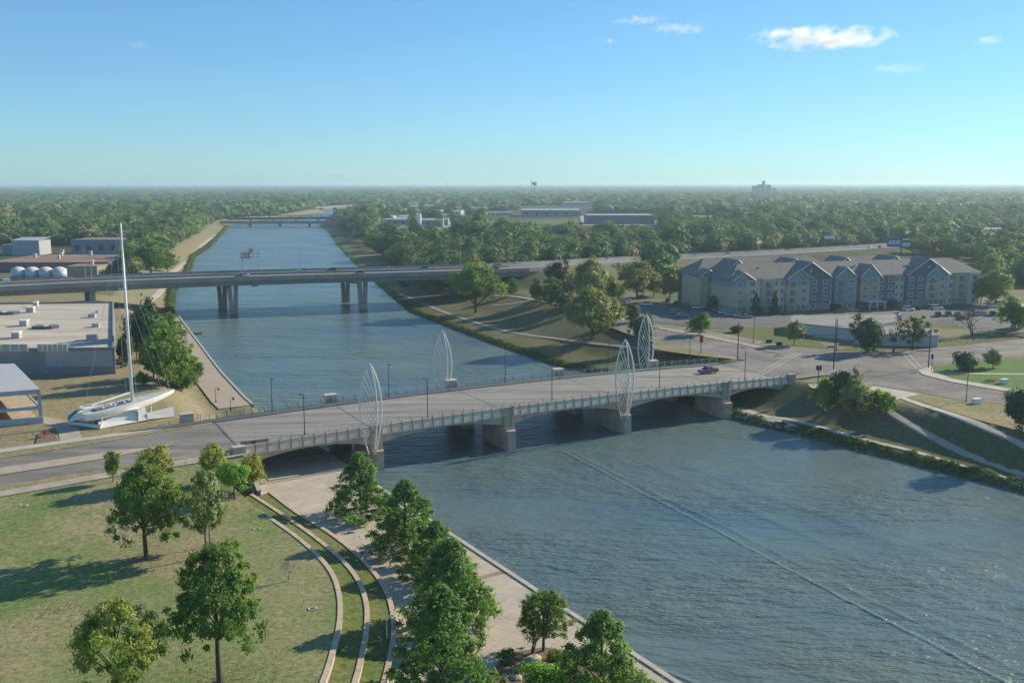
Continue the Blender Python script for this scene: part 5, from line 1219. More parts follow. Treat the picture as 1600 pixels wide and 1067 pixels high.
bare('bare_tree', 'leafless tree with thick forked limbs beside the parking lot fence', 1520, 527, 478, 34, None, 8, mat('grey_bark', (.16, .13, .10), .9))
# planting bed with rocks
bedq = [at(x, y, 1.35) for x, y in [(775, 1040), (800, 1020), (850, 1012), (905, 1022), (960, 1060), (980, 1100), (860, 1130), (770, 1100), (760, 1060)]]
sheet('planting_bed', [tuple(p[:2]) for p in bedq], lambda x, y: 1.5+0*x, MULCH, 1)
def rock(px, py, s, lb, sd, z=1.5):
    p = at(px, py, z); t = thing('rock', lb, 'rock', tuple(p), sd); rng = random.Random(sd); bm = bmesh.new(); bmesh.ops.create_icosphere(bm, subdivisions=2, radius=s)
    for v in bm.verts: v.co = Vector((v.co.x*1.4*rng.uniform(.85, 1.1), v.co.y*rng.uniform(.85, 1.1), v.co.z*.7*rng.uniform(.8, 1.1)))
    me = bpy.data.meshes.new('rock_body'); bm.to_mesh(me); bm.free(); me.materials.append(ROCK); obj('rock_body', me, t)
rock(832, 1032, 1.0, 'large flat limestone rock on the planting bed', 1); rock(806, 1058, .7, 'darker rock at the left side of the planting bed', 2); rock(812, 1045, .35, 'small rock between the two bigger rocks of the planting bed', 3)
plant('bush', 868, 1036, 1014, 18, 'low russet shrub at the foot of the round green tree', 'shrub', 'shrub', lawn='plaza')
bpy.data.objects[-1] if False else None
seed(9); mb = MB()
for px, pyb, r_, n_ in ((228, 870, 7, 900), (322, 868, 4, 400), (342, 1064, 8, 1000), (186, 1112, 9, 900), (366, 780, 3, 150), (90, 950, 14, 700), (260, 830, 10, 500)):
    p = at(px, pyb, 4.7)
    for _ in range(n_):
        a_ = random.uniform(0, 6.283); q = r_*abs(random.gauss(0, .6)); x, y = p.x+q*math.cos(a_), p.y+q*math.sin(a_); z = float(Hlawn(np.array([x]), np.array([y]))[0])+.04
        s = random.uniform(.05, .13); c_ = random.uniform(0, 3.14); u_ = Vector((math.cos(c_)*s, math.sin(c_)*s, random.uniform(-.02, .03))); v_ = Vector((-math.sin(c_)*s*.6, math.cos(c_)*s*.6, 0)); c0 = Vector((x, y, z)); mb.add([c0-u_, c0-v_, c0+u_, c0+v_], [(0, 1, 2, 3)])
tag(obj('fallen_leaves', mb.mesh('fallen_leaves', mat('dry_leaf', (.20, .13, .07), .8, var=.5, scale=3), fix=False)), kind='stuff')
# trees beyond the bridge and on the right: (kind, px, base, top, half width, label)
MT = [('mid', 262, 606, 508, 42, 'large leafy tree on the boat lawn just right of the yacht mast'), ('mid', 293, 607, 535, 26, 'bushy tree beside the promenade right of the yacht'), ('mid_d', 231, 566, 460, 34, 'tall dark tree right of the grey warehouse'), ('mid', 213, 560, 500, 22, 'green tree directly behind the yacht mast'),
 ('mid', 268, 540, 490, 26, 'green shrubby tree at the start of the promenade'), ('bush', 255, 512, 492, 22, 'low hedge like bush by the riverside path under the freeway'),
 ('wide', 743, 489, 411, 46, 'broad spreading green tree on the right bank in front of the freeway'), ('big_syc', 925, 529, 447, 52, 'very large olive green sycamore on the right bank slope'),
 ('mid_y', 918, 478, 400, 34, 'yellowing tree right behind the large sycamore'), ('mid_y', 995, 467, 402, 33, 'yellowing tree beside the freeway embankment left of the apartments'), ('mid_y', 1046, 472, 416, 22, 'olive tree close to the left end of the apartments'),
 ('mid_d', 870, 470, 400, 20, 'dark narrow tree standing before the freeway abutment'), ('mid', 838, 474, 438, 16, 'small thin tree near the freeway underpass'), ('mid', 862, 480, 436, 20, 'grey green tree left of the large sycamore'), ('mid_d', 1003, 540, 488, 21, 'dark round tree behind the far right steel sail'),
 ('mid', 1093, 524, 486, 22, 'round green tree between the street and the parked cars'), ('mid_d', 985, 505, 470, 18, 'small dark tree beside the parking lot left end'), ('mid_y', 1240, 540, 499, 18, 'small yellow green tree on the lawn left of the low white building'),
 ('mid_d', 1354, 553, 490, 31, 'large dark dense tree in front of the low white building'), ('spread', 1425, 549, 490, 34, 'dark spreading tree with flat layered branches at the junction'), ('bush_d', 1508, 580, 549, 19, 'dark round trimmed tree on the corner lawn'),
 ('mid_y', 1551, 576, 543, 16, 'small thin tree on the green corner lawn'), ('mid', 1585, 520, 460, 30, 'green tree at the right edge beyond the parking lot'), ('mid_y', 1555, 478, 418, 26, 'beige fall coloured tree at the right end of the apartments'), ('mid_y', 1532, 476, 430, 18, 'pale fall coloured tree touching the apartment building right end'),
 ('mid_d', 1598, 514, 478, 15, 'dark tree above the orange barrier at the right edge'), ('cone', 1181, 492, 458, 9, 'dark conical evergreen before the apartment balconies'), ('cone', 1210, 492, 458, 10, 'second dark conical evergreen right of the first one'), ('cone', 1097, 478, 449, 8, 'narrow evergreen in the shaded apartment courtyard'),
 ('mid_d', 1126, 482, 445, 17, 'dark tree filling the shaded apartment courtyard'), ('mid_d', 1112, 485, 460, 9, 'small dark tree left in the apartment courtyard'), ('bush_d', 1150, 520, 508, 11, 'rounded bush beside the white van'), ('bush', 1345, 482, 470, 12, 'shrub in front of the apartment entrance'), ('bush_d', 1305, 484, 474, 10, 'dark shrub by the apartment base wall left of the entrance'), ('bush', 1395, 482, 468, 10, 'shrub between two apartment bays'),
 ('mid_d', 1317, 632, 572, 23, 'dark green tree above the bank right of the bridge end'), ('bush', 1290, 641, 592, 24, 'dense bush covering the right bridge abutment'), ('mid_y', 1335, 652, 588, 30, 'olive green leafy tree leaning over the bank slope'), ('bush', 1379, 650, 609, 20, 'round shrub beside the ramp path'),
 ('mid_d', 1592, 672, 598, 28, 'dark tree cut by the right edge above the slope'), ('mid', 236, 428, 376, 34, 'big green tree behind the freeway just right of the yacht mast'), ('mid_d', 206, 426, 392, 20, 'dark tree behind the freeway at the yacht mast'), ('mid', 262, 424, 388, 18, 'green tree behind the freeway nearest the left river bank'),
 ('mid_d', 196, 572, 520, 16, 'dark tree close to the right wall of the grey warehouse'), ('mid', 240, 592, 530, 30, 'leafy tree between the yacht mast and the big boat lawn tree'), ('bush', 285, 609, 575, 26, 'dense low shrub under the trees beside the promenade'), ('bush_d', 205, 545, 515, 18, 'dark undergrowth right of the grey warehouse'), ('bush', 222, 600, 580, 14, 'small shrub behind the yacht deck'),
 ('mid_y', 893, 464, 424, 17, 'small olive tree on the slope below the freeway abutment'), ('mid', 957, 474, 428, 20, 'green tree between the two yellowing trees'), ('mid_y', 1021, 464, 420, 19, 'ochre tree beside the freeway just left of the apartments'), ('mid_d', 884, 494, 455, 16, 'dark small tree touching the left of the big sycamore'), ('mid', 700, 452, 436, 12, 'small green tree tucked beneath the freeway edge'),
 ('mid', 800, 462, 436, 13, 'small round green tree added for shade right of the broad bank tree'), ('mid_y', 660, 452, 436, 9, 'small olive sapling on the bank under the freeway edge'),  # the round green tree is added to shade the riverside path
 ('bush_d', 631, 447, 436, 8, 'small bush on the bank under the freeway')]
for k, px, b_, tp, hw, lb in MT: plant(k, px, b_, tp, hw, lb, 'bush' if 'bush' in k else 'tree', 'bush' if 'bush' in k else 'evergreen_tree' if k == 'cone' else 'tree', sd=px)
# trees along the left bank edge beyond the freeway are part of the wood below
def inpoly(px, py, poly):
    ins = False
    for (x0, y0), (x1, y1) in zip(poly, poly[1:]+poly[:1]):
        if (y0 > py) != (y1 > py) and px < (x1-x0)*(py-y0)/(y1-y0)+x0: ins = not ins
    return ins
OPEN = [[(590, 318), (725, 316), (765, 338), (752, 356), (722, 384), (640, 390), (598, 386), (585, 366)], [(757, 338), (912, 334), (1030, 334), (1040, 376), (910, 376), (905, 374), (757, 372)], [(636, 362), (678, 362), (676, 380), (634, 382)], [(805, 322), (940, 320), (925, 340), (805, 340)], [(1056, 340), (1120, 338), (1120, 358), (1056, 358)], [(1130, 327), (1184, 327), (1184, 344), (1130, 344)], [(930, 318), (1020, 318), (1020, 325), (930, 325)],
 [(560, 380), (574, 381), (612, 345), (600, 345)], [(1530, 362), (1700, 350), (1700, 385), (1540, 380)], [(1163, 346), (1190, 346), (1190, 356), (1163, 356)], [(755, 330), (805, 330), (805, 340), (755, 340)], [(480, 326), (515, 322), (500, 331), (470, 335)]]
def proj(x, y, z): d = y*CP-(z-HC)*SP; u_ = y*SP+(z-HC)*CP; return 800+F*x/d, 533.5-F*u_/d
LEFTW = [(-500, 372), (5, 382), (60, 380), (112, 380), (205, 386), (212, 398), (190, 426), (262, 430), (280, 404), (306, 384), (336, 365), (356, 349), (352, 342), (-500, 330)]
RIGHTN = [(1405, 396), (1600, 385), (1760, 378), (1760, 470), (1600, 462), (1545, 448), (1535, 410), (1480, 402)]
RIGHTN2 = [(1030, 418), (1062, 414), (1062, 450), (1040, 460), (1010, 440)]
def _c(): pass
def cand(y0, y1, sp_, sd):
    rng = np.random.default_rng(sd); ys = np.arange(y0, y1, sp_); o = []
    for y in ys:
        w_ = .58*y+60; xs = np.arange(-w_, w_, sp_); o.append(np.stack([xs+rng.uniform(-.42, .42, len(xs))*sp_, np.full(len(xs), y)+rng.uniform(-.42, .42, len(xs))*sp_], 1))
    P = np.vstack(o); x, y = P[:, 0], P[:, 1]; dl = -sdist(LB, x, y); dr = sdist(RB, x, y)
    df = np.full(len(x), 1e9)
    for k in range(0, len(FWC), 1): df = np.minimum(df, (x-FWC[k, 0])**2+(y-FWC[k, 1])**2)
    df = np.sqrt(df); far = np.interp(x, FWC[:, 0], FWC[:, 1]) < y
    keep = ((dl > 23) | (dr > 24)) & (df > 27)
    res = []
    for i in np.nonzero(keep)[0]:
        px, py = proj(x[i], y[i], 7)
        if dl[i] > 0:
            if py > 349 and not inpoly(px, py, LEFTW): continue
        else:
            if not far[i] and not (inpoly(px, py, RIGHTN) or inpoly(px, py, RIGHTN2)): continue
        if any(inpoly(px, py, q) for q in OPEN) and not (inpoly(px, py, OPEN[0]) and rng.random() < .07): continue
        res.append(i)
    return P[res]
near = cand(470, 1500, 10.4, 1)
order = np.argsort(np.hypot(near[:, 0], near[:, 1])); near = near[order]
vis = np.array([abs(proj(x, y, 10)[0]-800) < 815 for x, y in near])
iv = np.nonzero(vis)[0]; ind_ = iv[:300]; rest = np.setdiff1d(np.arange(len(near)), ind_)
FV = []
for s in range(6):
    cm, C = crown('crown', 200+s, ['broad', 'round', 'broad', 'low', 'broad', 'slender'][s], 34, 26, .055, .085, [.5, .46, .55, .55, .48, .34][s], FOR, .06, .72, 1.0, .35)
    FV.append((cm, trunk('trunk', s, C, .5, .02, 3, .6)))
seed(21)
for j, i in enumerate(ind_):
    x, y = near[i]; z = H1(x, y); h = random.uniform(9, 17); s = random.uniform(11, 18)
    cm, tm = FV[random.randrange(6)]
    if x < -sdist(LB, [0.], [0.])[0]*0-150 and -sdist(LB, [x], [y])[0] > 0: g, lb = 'trees of the left bank wood', 'green tree in the wood on the left bank beyond the freeway'
    elif px_ := proj(x, y, 7)[0]:
        if px_ < 720: g, lb = 'trees beside the right bank of the river', 'leafy tree in the belt along the right river bank beyond the freeway'
        elif px_ < 1120: g, lb = 'trees behind the middle of the freeway', 'green tree in the wood just beyond the middle of the freeway'
        elif y < np.interp(x, FWC[:, 0], FWC[:, 1]): g, lb = 'trees between apartments and freeway', 'bushy tree between the apartments and the freeway at the right'
        else: g, lb = 'trees beyond the right end of the freeway', 'green tree in the wood beyond the right part of the freeway'
    vi_ = [v[0] for v in FV].index(cm); shp = ['broad', 'rounded', 'wide', 'bushy', 'spreading', 'narrow'][vi_]; sz = 'tall' if h > 14.2 else 'low' if h < 11 else 'mid-height'
    ppx = proj(x, y, 7)[0]; dfw = math.sqrt(float(((FWC-np.array((x, y)))**2).sum(1).min())); row = 'in the front row' if dfw < 44 else 'in the second row' if dfw < 64 else 'farther back'
    wh_ = next(t_ for lim, t_ in ((300, 'on the left bank near the river'), (640, 'at the right river edge beyond the freeway'), (720, 'right of the river beyond the freeway'), (790, 'behind the broad bank tree'), (850, 'right of the broad bank tree'), (905, 'left above the big sycamore'), (960, 'straight above the big sycamore'), (1060, 'behind the yellowing trees'), (1130, 'over the leftmost apartment roofs'), (1230, 'over the left apartment gables'), (1350, 'over the middle apartment gables'), (1450, 'around the blue billboard'), (1530, 'above the right apartment end'), (9999, 'at the right edge of the wood')) if ppx < lim)
    lb = '%s %s tree %s %s' % (sz, shp, row, wh_); g = 'wood trees '+wh_
    t = thing('tree', lb, 'tree', (x, y, z-.3), random.uniform(0, 6.28), g); t.scale = (s, s, h)
    obj('crown', cm, t); obj('trunk', tm, t)
def scatter(name, P, variants, hmin, hmax, wmin, wmax, sd, sink=.3):
    rng = np.random.default_rng(sd); n = len(P); z = H(P[:, 0], P[:, 1])-sink
    me = bpy.data.meshes.new(name+'_points'); me.vertices.add(n); me.vertices.foreach_set('co', np.stack([P[:, 0], P[:, 1], z], 1).astype(np.float32).ravel())
    h = rng.uniform(hmin*.8, hmax, n)*np.where(rng.random(n) < .14, 1.35, 1); w_ = h*rng.uniform(wmin, wmax, n)
    a = me.attributes.new('sc', 'FLOAT_VECTOR', 'POINT'); a.data.foreach_set('vector', np.stack([w_, w_, h], 1).astype(np.float32).ravel())
    a = me.attributes.new('rz', 'FLOAT_VECTOR', 'POINT'); r = np.zeros((n, 3), np.float32); r[:, 2] = rng.uniform(0, 6.28, n); a.data.foreach_set('vector', r.ravel())
    a = me.attributes.new('vi', 'INT', 'POINT'); a.data.foreach_set('value', rng.integers(0, len(variants), n).astype(np.int32))
    o = obj(name, me); c = bpy.data.collections.new(name+'_kinds')
    for k, v in enumerate(variants): c.objects.link(bpy.data.objects.new('foliage_%02d' % k, v))
    g = bpy.data.node_groups.new(name, 'GeometryNodeTree')
    g.interface.new_socket('Geometry', in_out='INPUT', socket_type='NodeSocketGeometry'); g.interface.new_socket('Geometry', in_out='OUTPUT', socket_type='NodeSocketGeometry')
    gi = g.nodes.new('NodeGroupInput'); go = g.nodes.new('NodeGroupOutput'); ip = g.nodes.new('GeometryNodeInstanceOnPoints'); ci = g.nodes.new('GeometryNodeCollectionInfo')
    ci.inputs['Collection'].default_value = c; ci.inputs['Separate Children'].default_value = True; ci.inputs['Reset Children'].default_value = True
    def na(nm, ty):
        q = g.nodes.new('GeometryNodeInputNamedAttribute'); q.data_type = ty; q.inputs[0].default_value = nm; return q.outputs[0]
    g.links.new(gi.outputs[0], ip.inputs['Points']); g.links.new(ci.outputs[0], ip.inputs['Instance']); ip.inputs['Pick Instance'].default_value = True
    g.links.new(na('vi', 'INT'), ip.inputs['Instance Index']); g.links.new(na('rz', 'FLOAT_VECTOR'), ip.inputs['Rotation']); g.links.new(na('sc', 'FLOAT_VECTOR'), ip.inputs['Scale'])
    g.links.new(ip.outputs[0], go.inputs[0]); md = o.modifiers.new('scatter', 'NODES'); md.node_group = g
    return tag(o, kind='stuff')
scatter('woodland', near[rest], [v[0] for v in FV], 9, 16, .95, 1.45, 31)
FV2 = [crown('foliage', 300+s, ['broad', 'low', 'broad', 'round'][s], 16, 9, .10, .10, .55, FOR, .05, .85, 1.0, .3)[0] for s in range(4)]
scatter('distant_woodland', cand(1500, 3600, 13.5, 2), FV2, 9, 16, 1.1, 1.7, 32)
scatter('distant_woodland', cand(3600, 8000, 34, 4), FV2, 11, 17, 2.0, 3.2, 33)
scatter('distant_woodland', cand(8000, 27000, 120, 5), FV2, 13, 20, 5.5, 8.5, 34)
# green fringe of reeds and bushes along the water
def fringe(name, Pn, sgn, y0, y1, sp_, off, m, hh, sd):
    rng = np.random.default_rng(sd); Q = resample(Pn, 9000); Q = Q[(Q[:, 1] > y0) & (Q[:, 1] < y1)][::sp_]
    T = np.gradient(Q, axis=0); T /= np.linalg.norm(T, axis=1)[:, None]; N = np.stack([T[:, 1], -T[:, 0]], 1)*sgn
    P = Q+N*rng.uniform(off[0], off[1], len(Q))[:, None]
    return scatter(name, P, [crown('foliage', sd+k, 'low', 14, 16, .13, .16, .8, m, .1)[0] for k in range(3)], hh[0], hh[1], 1.0, 2.0, sd, .1)
RD = leafmat('bank_grass_leaves', [(.05, .10, .02), (.09, .14, .03)], .3)
fringe('bank_plants', RB, 1, 150, 640, 1, (.2, 3.2), RD, (.4, .9), 41)
fringe('bank_plants', LB, -1, 408, 1300, 1, (.5, 3.5), RD, (.6, 1.3), 42)
# ------------------------------------------------------------ vehicles
PAINT = {}
def paint(n_, c):
    if n_ not in PAINT:
        m = bpy.data.materials.new('car_paint_'+n_); b = nt(m).nodes['Principled BSDF']; b.inputs['Base Color'].default_value = (*c, 1); b.inputs['Roughness'].default_value = .3; b.inputs['Coat Weight'].default_value = .4; PAINT[n_] = m
    return PAINT[n_]
PC = {'white': (.7, .7, .68), 'silver': (.42, .43, .44), 'grey': (.14, .145, .15), 'black': (.015, .016, .018), 'red': (.22, .015, .015), 'blue': (.03, .07, .18), 'tan': (.3, .25, .18)}
SHAPES = {  # (body side outline, cabin outline, width, cabin roof height)
 'sedan': ([(-2.3, .3), (2.3, .3), (2.32, .62), (2.1, .78), (1.1, .92), (-1.5, .95), (-2.25, .9), (-2.35, .6)], [(1.15, .9), (.35, 1.40), (-.95, 1.42), (-1.75, .94)], 1.8),
 'suv': ([(-2.35, .35), (2.35, .35), (2.38, .8), (2.15, .98), (1.2, 1.08), (-2.2, 1.1), (-2.38, .9)], [(1.25, 1.05), (.6, 1.70), (-1.95, 1.72), (-2.25, 1.08)], 1.9),
 'van': ([(-2.6, .35), (2.55, .35), (2.6, .85), (2.3, 1.1), (1.8, 1.2), (-2.6, 1.2)], [(1.85, 1.18), (1.2, 2.0), (-2.5, 2.05), (-2.58, 1.18)], 1.95),
 'pickup': ([(-2.85, .45), (2.85, .45), (2.88, .95), (2.7, 1.1), (1.4, 1.18), (-2.85, 1.15)], [(1.45, 1.15), (.75, 1.85), (-.75, 1.87), (-.95, 1.15)], 1.95)}
CM = {}
def wheel():
    mb = MB(); mb.cur = 0; mb.tube([(0, -.11, 0), (0, .11, 0)], .34, 14); mb.cur = 1; mb.tube([(0, -.13, 0), (0, .13, 0)], .19, 10); return mb.mesh('wheel', [TYRE, GREYM])
WHL = wheel()
HL = mat('headlight_glass', (.7, .7, .65), .2, var=.02); TL = mat('tail_light_red', (.3, .01, .01), .3, var=.02)
def carmesh(k, c):
    if (k, c) in CM: return CM[(k, c)]
    bo, ca, w_ = SHAPES[k]; P = paint(c, PC[c])
    def prof(pts, hw0, hw1, z0, z1, name, ms, faces_mat=None):
        mb = MB(); n = len(pts)
        def hw(z): return hw0+(hw1-hw0)*min(1, max(0, (z-z0)/(z1-z0)))
        mb.v = [(x, -hw(z), z) for x, z in pts]+[(x, hw(z), z) for x, z in pts]
        mb.f = [tuple(range(n)), tuple(range(n, 2*n))[::-1]]+[(i, (i+1) % n, n+(i+1) % n, n+i) for i in range(n)]; mb.mi = [0]*len(mb.f); return mb
    b_ = prof(bo, w_/2-.04, w_/2, .3, .8, 'body', P); rt = max(z for _, z in ca)
    r_ = MB(); xs = [x for x, z in ca if z > rt-.1]; r_.box(min(xs)-.02, max(xs)+.02, -w_/2+.22, w_/2-.22, rt-.03, rt+.04)
    b_.add(r_.v, r_.f)
    if k == 'pickup': q = MB(); q.box(-2.75, -1.05, -.8, .8, 1.16, 1.165); b_.cur = 1; b_.add(q.v, q.f)
    if k == 'van': q = MB(); q.box(-2.55, .2, -w_/2+.03, w_/2-.03, 1.21, 2.02); b_.add(q.v, q.f)
    gl = prof(ca, w_/2-.06, w_/2-.22, ca[0][1], rt, 'window', GLASS)
    bm_ = b_.mesh('body', [P, DARKM]); b2 = bmesh.new(); b2.from_mesh(bm_)
    bmesh.ops.bevel(b2, geom=[e for e in b2.edges if e.calc_length() > .3], offset=.05, segments=1, affect='EDGES'); b2.to_mesh(bm_); b2.free()
    hd = MB()
    for s in (-1, 1): hd.box(bo[1][0]-.06, bo[2][0]+.02, s*.7-.18, s*.7+.18, .66, .8)
    CM[(k, c)] = (bm_, gl.mesh('windows', GLASS), hd.mesh('headlights', HL)); return CM[(k, c)]
def car(k, c, p, rz, label, group=None, name=None):
    t = thing(name or {'sedan': 'car', 'suv': 'car', 'van': 'van', 'pickup': 'pickup_truck'}[k], label, {'sedan': 'car', 'suv': 'car', 'van': 'van', 'pickup': 'pickup truck'}[k], tuple(p), rz, group)
    a, b_, c_ = carmesh(k, c); obj('body', a, t); obj('windows', b_, t); obj('headlights', c_, t)
    wb = .62*SHAPES[k][0][1][0]
    for x in (-wb, wb):
        for y in (-.82, .82): obj('wheel', WHL, t, (x, y, .34))
    return t
p = B(0, 0, 0)
q = at(1106, 584, 7.35); u, v = uvof(q.x, q.y); P_ = B(u, v, zr(u)+.06); car('pickup', 'red', P_, ang+math.pi, 'dark red pickup truck driving on the bridge near its right end')
def fcar(px, lane, k, c, lb):
    best = None
    for i in range(len(FW)):
        p = Vector((FW[i][0]+FWN[i][0]*lane, FW[i][1]+FWN[i][1]*lane, FW[i][2]-1.0+.15*min(lane, 34-lane)/17)); x, y = proj(*p)
        if best is None or abs(x-px) < best[0]: best = (abs(x-px), p, i, x)
    _, p, i, _x = best; j = min(i+1, len(FW)-1) if _x < px else max(i-1, 0)
    p2 = Vector((FW[j][0]+FWN[j][0]*lane, FW[j][1]+FWN[j][1]*lane, FW[j][2]-1.0)); x2 = proj(*p2)[0]
    if abs(x2-_x) > 1e-6: p = p.lerp(p2, max(0, min(1, (px-_x)/(x2-_x))))
    a = math.atan2(FWT[i][1], FWT[i][0])+(math.pi if lane > 17 else 0)
    car(k, c, p, a, lb)
for a in [(4, 24, 'van', 'white', 'white van cut by the left edge on the freeway'), (104, 24, 'sedan', 'white', 'white sedan on the freeway behind the warehouse roof'), (382, 11, 'suv', 'white', 'white car half behind a dark car on the freeway above the left column pair'), (374, 7.3, 'sedan', 'grey', 'dark grey sedan on the near freeway lane above the left column pair'), (473, 26.5, 'suv', 'silver', 'silver grey suv on the far freeway lanes over the river'), (517, 26.5, 'suv', 'black', 'black suv on the far freeway lanes beside the tall freeway lamp'), (562, 11, 'sedan', 'black', 'black sedan on the near freeway lanes above the right column pair'),
 (607, 22.5, 'sedan', 'white', 'low white sedan over the right river edge on the freeway'), (661, 23, 'suv', 'black', 'black suv on the freeway right of the river'), (773, 11, 'sedan', 'black', 'black sedan on the freeway above the broad green tree'), (776, 26, 'sedan', 'grey', 'grey sedan on the far freeway lane above the broad green tree'), (806, 22.5, 'suv', 'white', 'white suv beside the freeway lamp right of the broad tree'),
 (950, 22, 'suv', 'white', 'white suv on the freeway between the yellowing trees'), (1026, 24, 'pickup', 'white', 'white pickup on the freeway behind the yellowing trees'), (1087, 26, 'sedan', 'silver', 'silver sedan on the freeway left of the apartment roofs'), (1137, 24, 'sedan', 'grey', 'grey sedan on the freeway just above the apartment roofs'), (1360, 12, 'sedan', 'white', 'white sedan on the freeway left of the blue billboard'), (1376, 10, 'suv', 'black', 'black suv on the freeway below left of the blue billboard'), (1400, 11, 'van', 'white', 'white van on the freeway just under the blue billboard'), (1427, 26, 'pickup', 'white', 'white pickup on the freeway right of the blue billboard'), (1492, 26, 'suv', 'white', 'white suv on the freeway right of the small blue sign'), (1533, 24, 'sedan', 'white', 'white sedan far right on the freeway'), (1560, 26, 'suv', 'white', 'white suv farthest right but one on the freeway'), (1590, 10, 'sedan', 'red', 'reddish sedan farthest right on the freeway'), (1585, 22, 'sedan', 'silver', 'silver sedan near the right edge on the freeway')]: fcar(*a)
PK = [(978, 471, 'sedan', 'white', 10, 'white sedan parked at the far left of the parking lot'), (1003, 467, 'suv', 'black', 10, 'black suv parked behind the white sedan at the left of the lot'), (1009, 478, 'pickup', 'white', 10, 'white pickup at the left end of the parking lot'), (1043, 472, 'suv', 'black', 80, 'black suv left of the apartment wing'), (1056, 475, 'sedan', 'black', 80, 'dark sedan next to the black suv by the apartment wing'), (1073, 480, 'suv', 'grey', 70, 'grey suv parked at the apartment wing corner'), (1090, 483, 'suv', 'white', 5, 'white suv in front of the shaded courtyard'),
 (1058, 491, 'van', 'tan', 5, 'tan and silver van parked beside the round green tree'), (1066, 495, 'sedan', 'silver', 5, 'silver sedan in front of the tan van'), (1118, 489, 'sedan', 'blue', 70, 'blue sedan in the row before the courtyard'), (1132, 491, 'suv', 'white', 20, 'white suv in the row before the left gable'), (1142, 494, 'suv', 'silver', 10, 'silver suv nearest the left gable corner'), (1156, 496, 'sedan', 'white', 5, 'white sedan right beside the left gable corner'), (1089, 519, 'suv', 'silver', 8, 'silver suv driving under the round street tree'),
 (1419, 486, 'suv', 'white', -25, 'white suv parked alone before the slate blue bay'), (1436, 484, 'sedan', 'black', 75, 'black sedan parked right of the white suv before the bays'), (1451, 483, 'suv', 'grey', 75, 'grey suv left of the white hatchback by the tan bay'), (1463, 484, 'suv', 'white', -20, 'white hatchback by the tan bay'), (1482, 483, 'sedan', 'black', 75, 'black sedan right of the white hatchback'), (1465, 495, 'suv', 'black', 75, 'black suv in the second row of the right lot'), (1481, 494, 'suv', 'grey', 75, 'dark grey suv in the second row of the right lot'), (1496, 494, 'sedan', 'grey', 75, 'grey sedan in the second row right of the dark suv'),
 (1503, 500, 'sedan', 'black', 10, 'black sedan nearest the fence in the right lot'), (1524, 493, 'suv', 'white', 75, 'white suv behind the leafless tree'), (1536, 493, 'sedan', 'silver', 75, 'silver sedan right behind the leafless tree'), (1550, 494, 'suv', 'black', 75, 'black suv right of the leafless tree'), (1562, 495, 'sedan', 'silver', 20, 'silver sedan with a glossy roof in the right lot'), (1569, 491, 'sedan', 'white', 20, 'white sedan in the right lot front row'), (1550, 481, 'suv', 'white', 12, 'white suv in the back row at the right end'), (1562, 477, 'suv', 'silver', 12, 'silver suv farthest back at the right end'), (1545, 475, 'sedan', 'white', 12, 'white sedan at the back of the right lot'), (1592, 496, 'van', 'silver', 80, 'silver van at the right edge of the lot'), (1402, 494, 'sedan', 'white', 60, 'white sedan beside the low white building'), (1598, 484, 'suv', 'grey', 80, 'grey suv cut by the right edge in the back row'), (1332, 487, 'sedan', 'silver', 3, 'silver sedan half hidden behind the low building roof'), (1312, 489, 'sedan', 'grey', 3, 'grey sedan half hidden behind the low building roof'), (1166, 497, 'sedan', 'silver', 3, 'pale sedan at the right of the courtyard row')]
for px, py, k, c, a, lb in PK: car(k, c, at(px, py, G+.05), R(a), lb, 'cars parked by the apartments' if px != 1089 else None)
# ------------------------------------------------------------ poles, lamps, signals, signs
def lamp(p, h, label, arm=1.2, ad_=0, m=None, group=None, name='street_lamp', r=.09, double=False, cat='street lamp'):
    m = m or DARKM; t = thing(name, label, cat, tuple(p), ad_, group)
    mb = MB(); mb.tube([(0, 0, 0), (0, 0, .3), (0, 0, .32), (0, 0, h)], [r*1.9, r*1.9, r*1.1, r*.75], 8); obj('pole', mb.mesh('pole', m), t)
    for s in ((1, -1) if double else (1,)):
        mb = MB(); mb.tube([(0, 0, h-.12), (arm*s, 0, h)], r*.55, 5); obj('arm', mb.mesh('arm', m), t)
        mb = MB(); mb.box(min(arm*s, arm*s+.55*s), max(arm*s, arm*s+.55*s), -.16, .16, h-.05, h+.1); obj('lamp_head', mb.mesh('lamp_head', m), t)
    return t
ordn = ['first', 'second', 'third', 'fourth', 'fifth']
for i, (px, dv) in enumerate(((476, 0), (668, 0), (862, 0), (1030, 0), (1163, 0))):
    u = min(range(-560, 840), key=lambda k: abs(proj(*B(k/10, 4.7, zr(k/10)))[0]-px))/10
    lamp(B(u, 4.7, zr(u)+.1), 8.2, 'dark street lamp on the near side of the bridge road, %s from the left' % ordn[i], .5, ang+math.pi/2+.6, group='lamps on the near side of the bridge')
for i, px in enumerate((425, 607, 789, 949, 1077)):
    u = min(range(-700, 900), key=lambda k: abs(proj(*B(k/10, 27.4, zr(k/10)))[0]-px))/10
    lamp(B(u, 27.4, zr(u)+.1), 7.6, 'dark street lamp on the far side of the bridge road, %s from the left' % ordn[i], .5, ang-math.pi/2, group='lamps on the far side of the bridge')
def lantern(p, h, label, r=.07):
    t = thing('lantern_lamp', label, 'street lamp', tuple(p), .3, 'lantern lamps on the promenade'); mb = MB(); mb.tube([(0, 0, 0), (0, 0, .6), (0, 0, .65), (0, 0, h), (.35, 0, h+.35), (.75, 0, h+.15)], [r*2.6, r*2, r, r*.9, r*.6, r*.5], 7); obj('pole', mb.mesh('pole', DARKM), t)
    mb = MB(); mb.tube([(.75, 0, h+.1), (.75, 0, h-.15), (.75, 0, h-.55)], [.08, .3, .2], 8); obj('lantern', mb.mesh('lantern', DARKM), t)
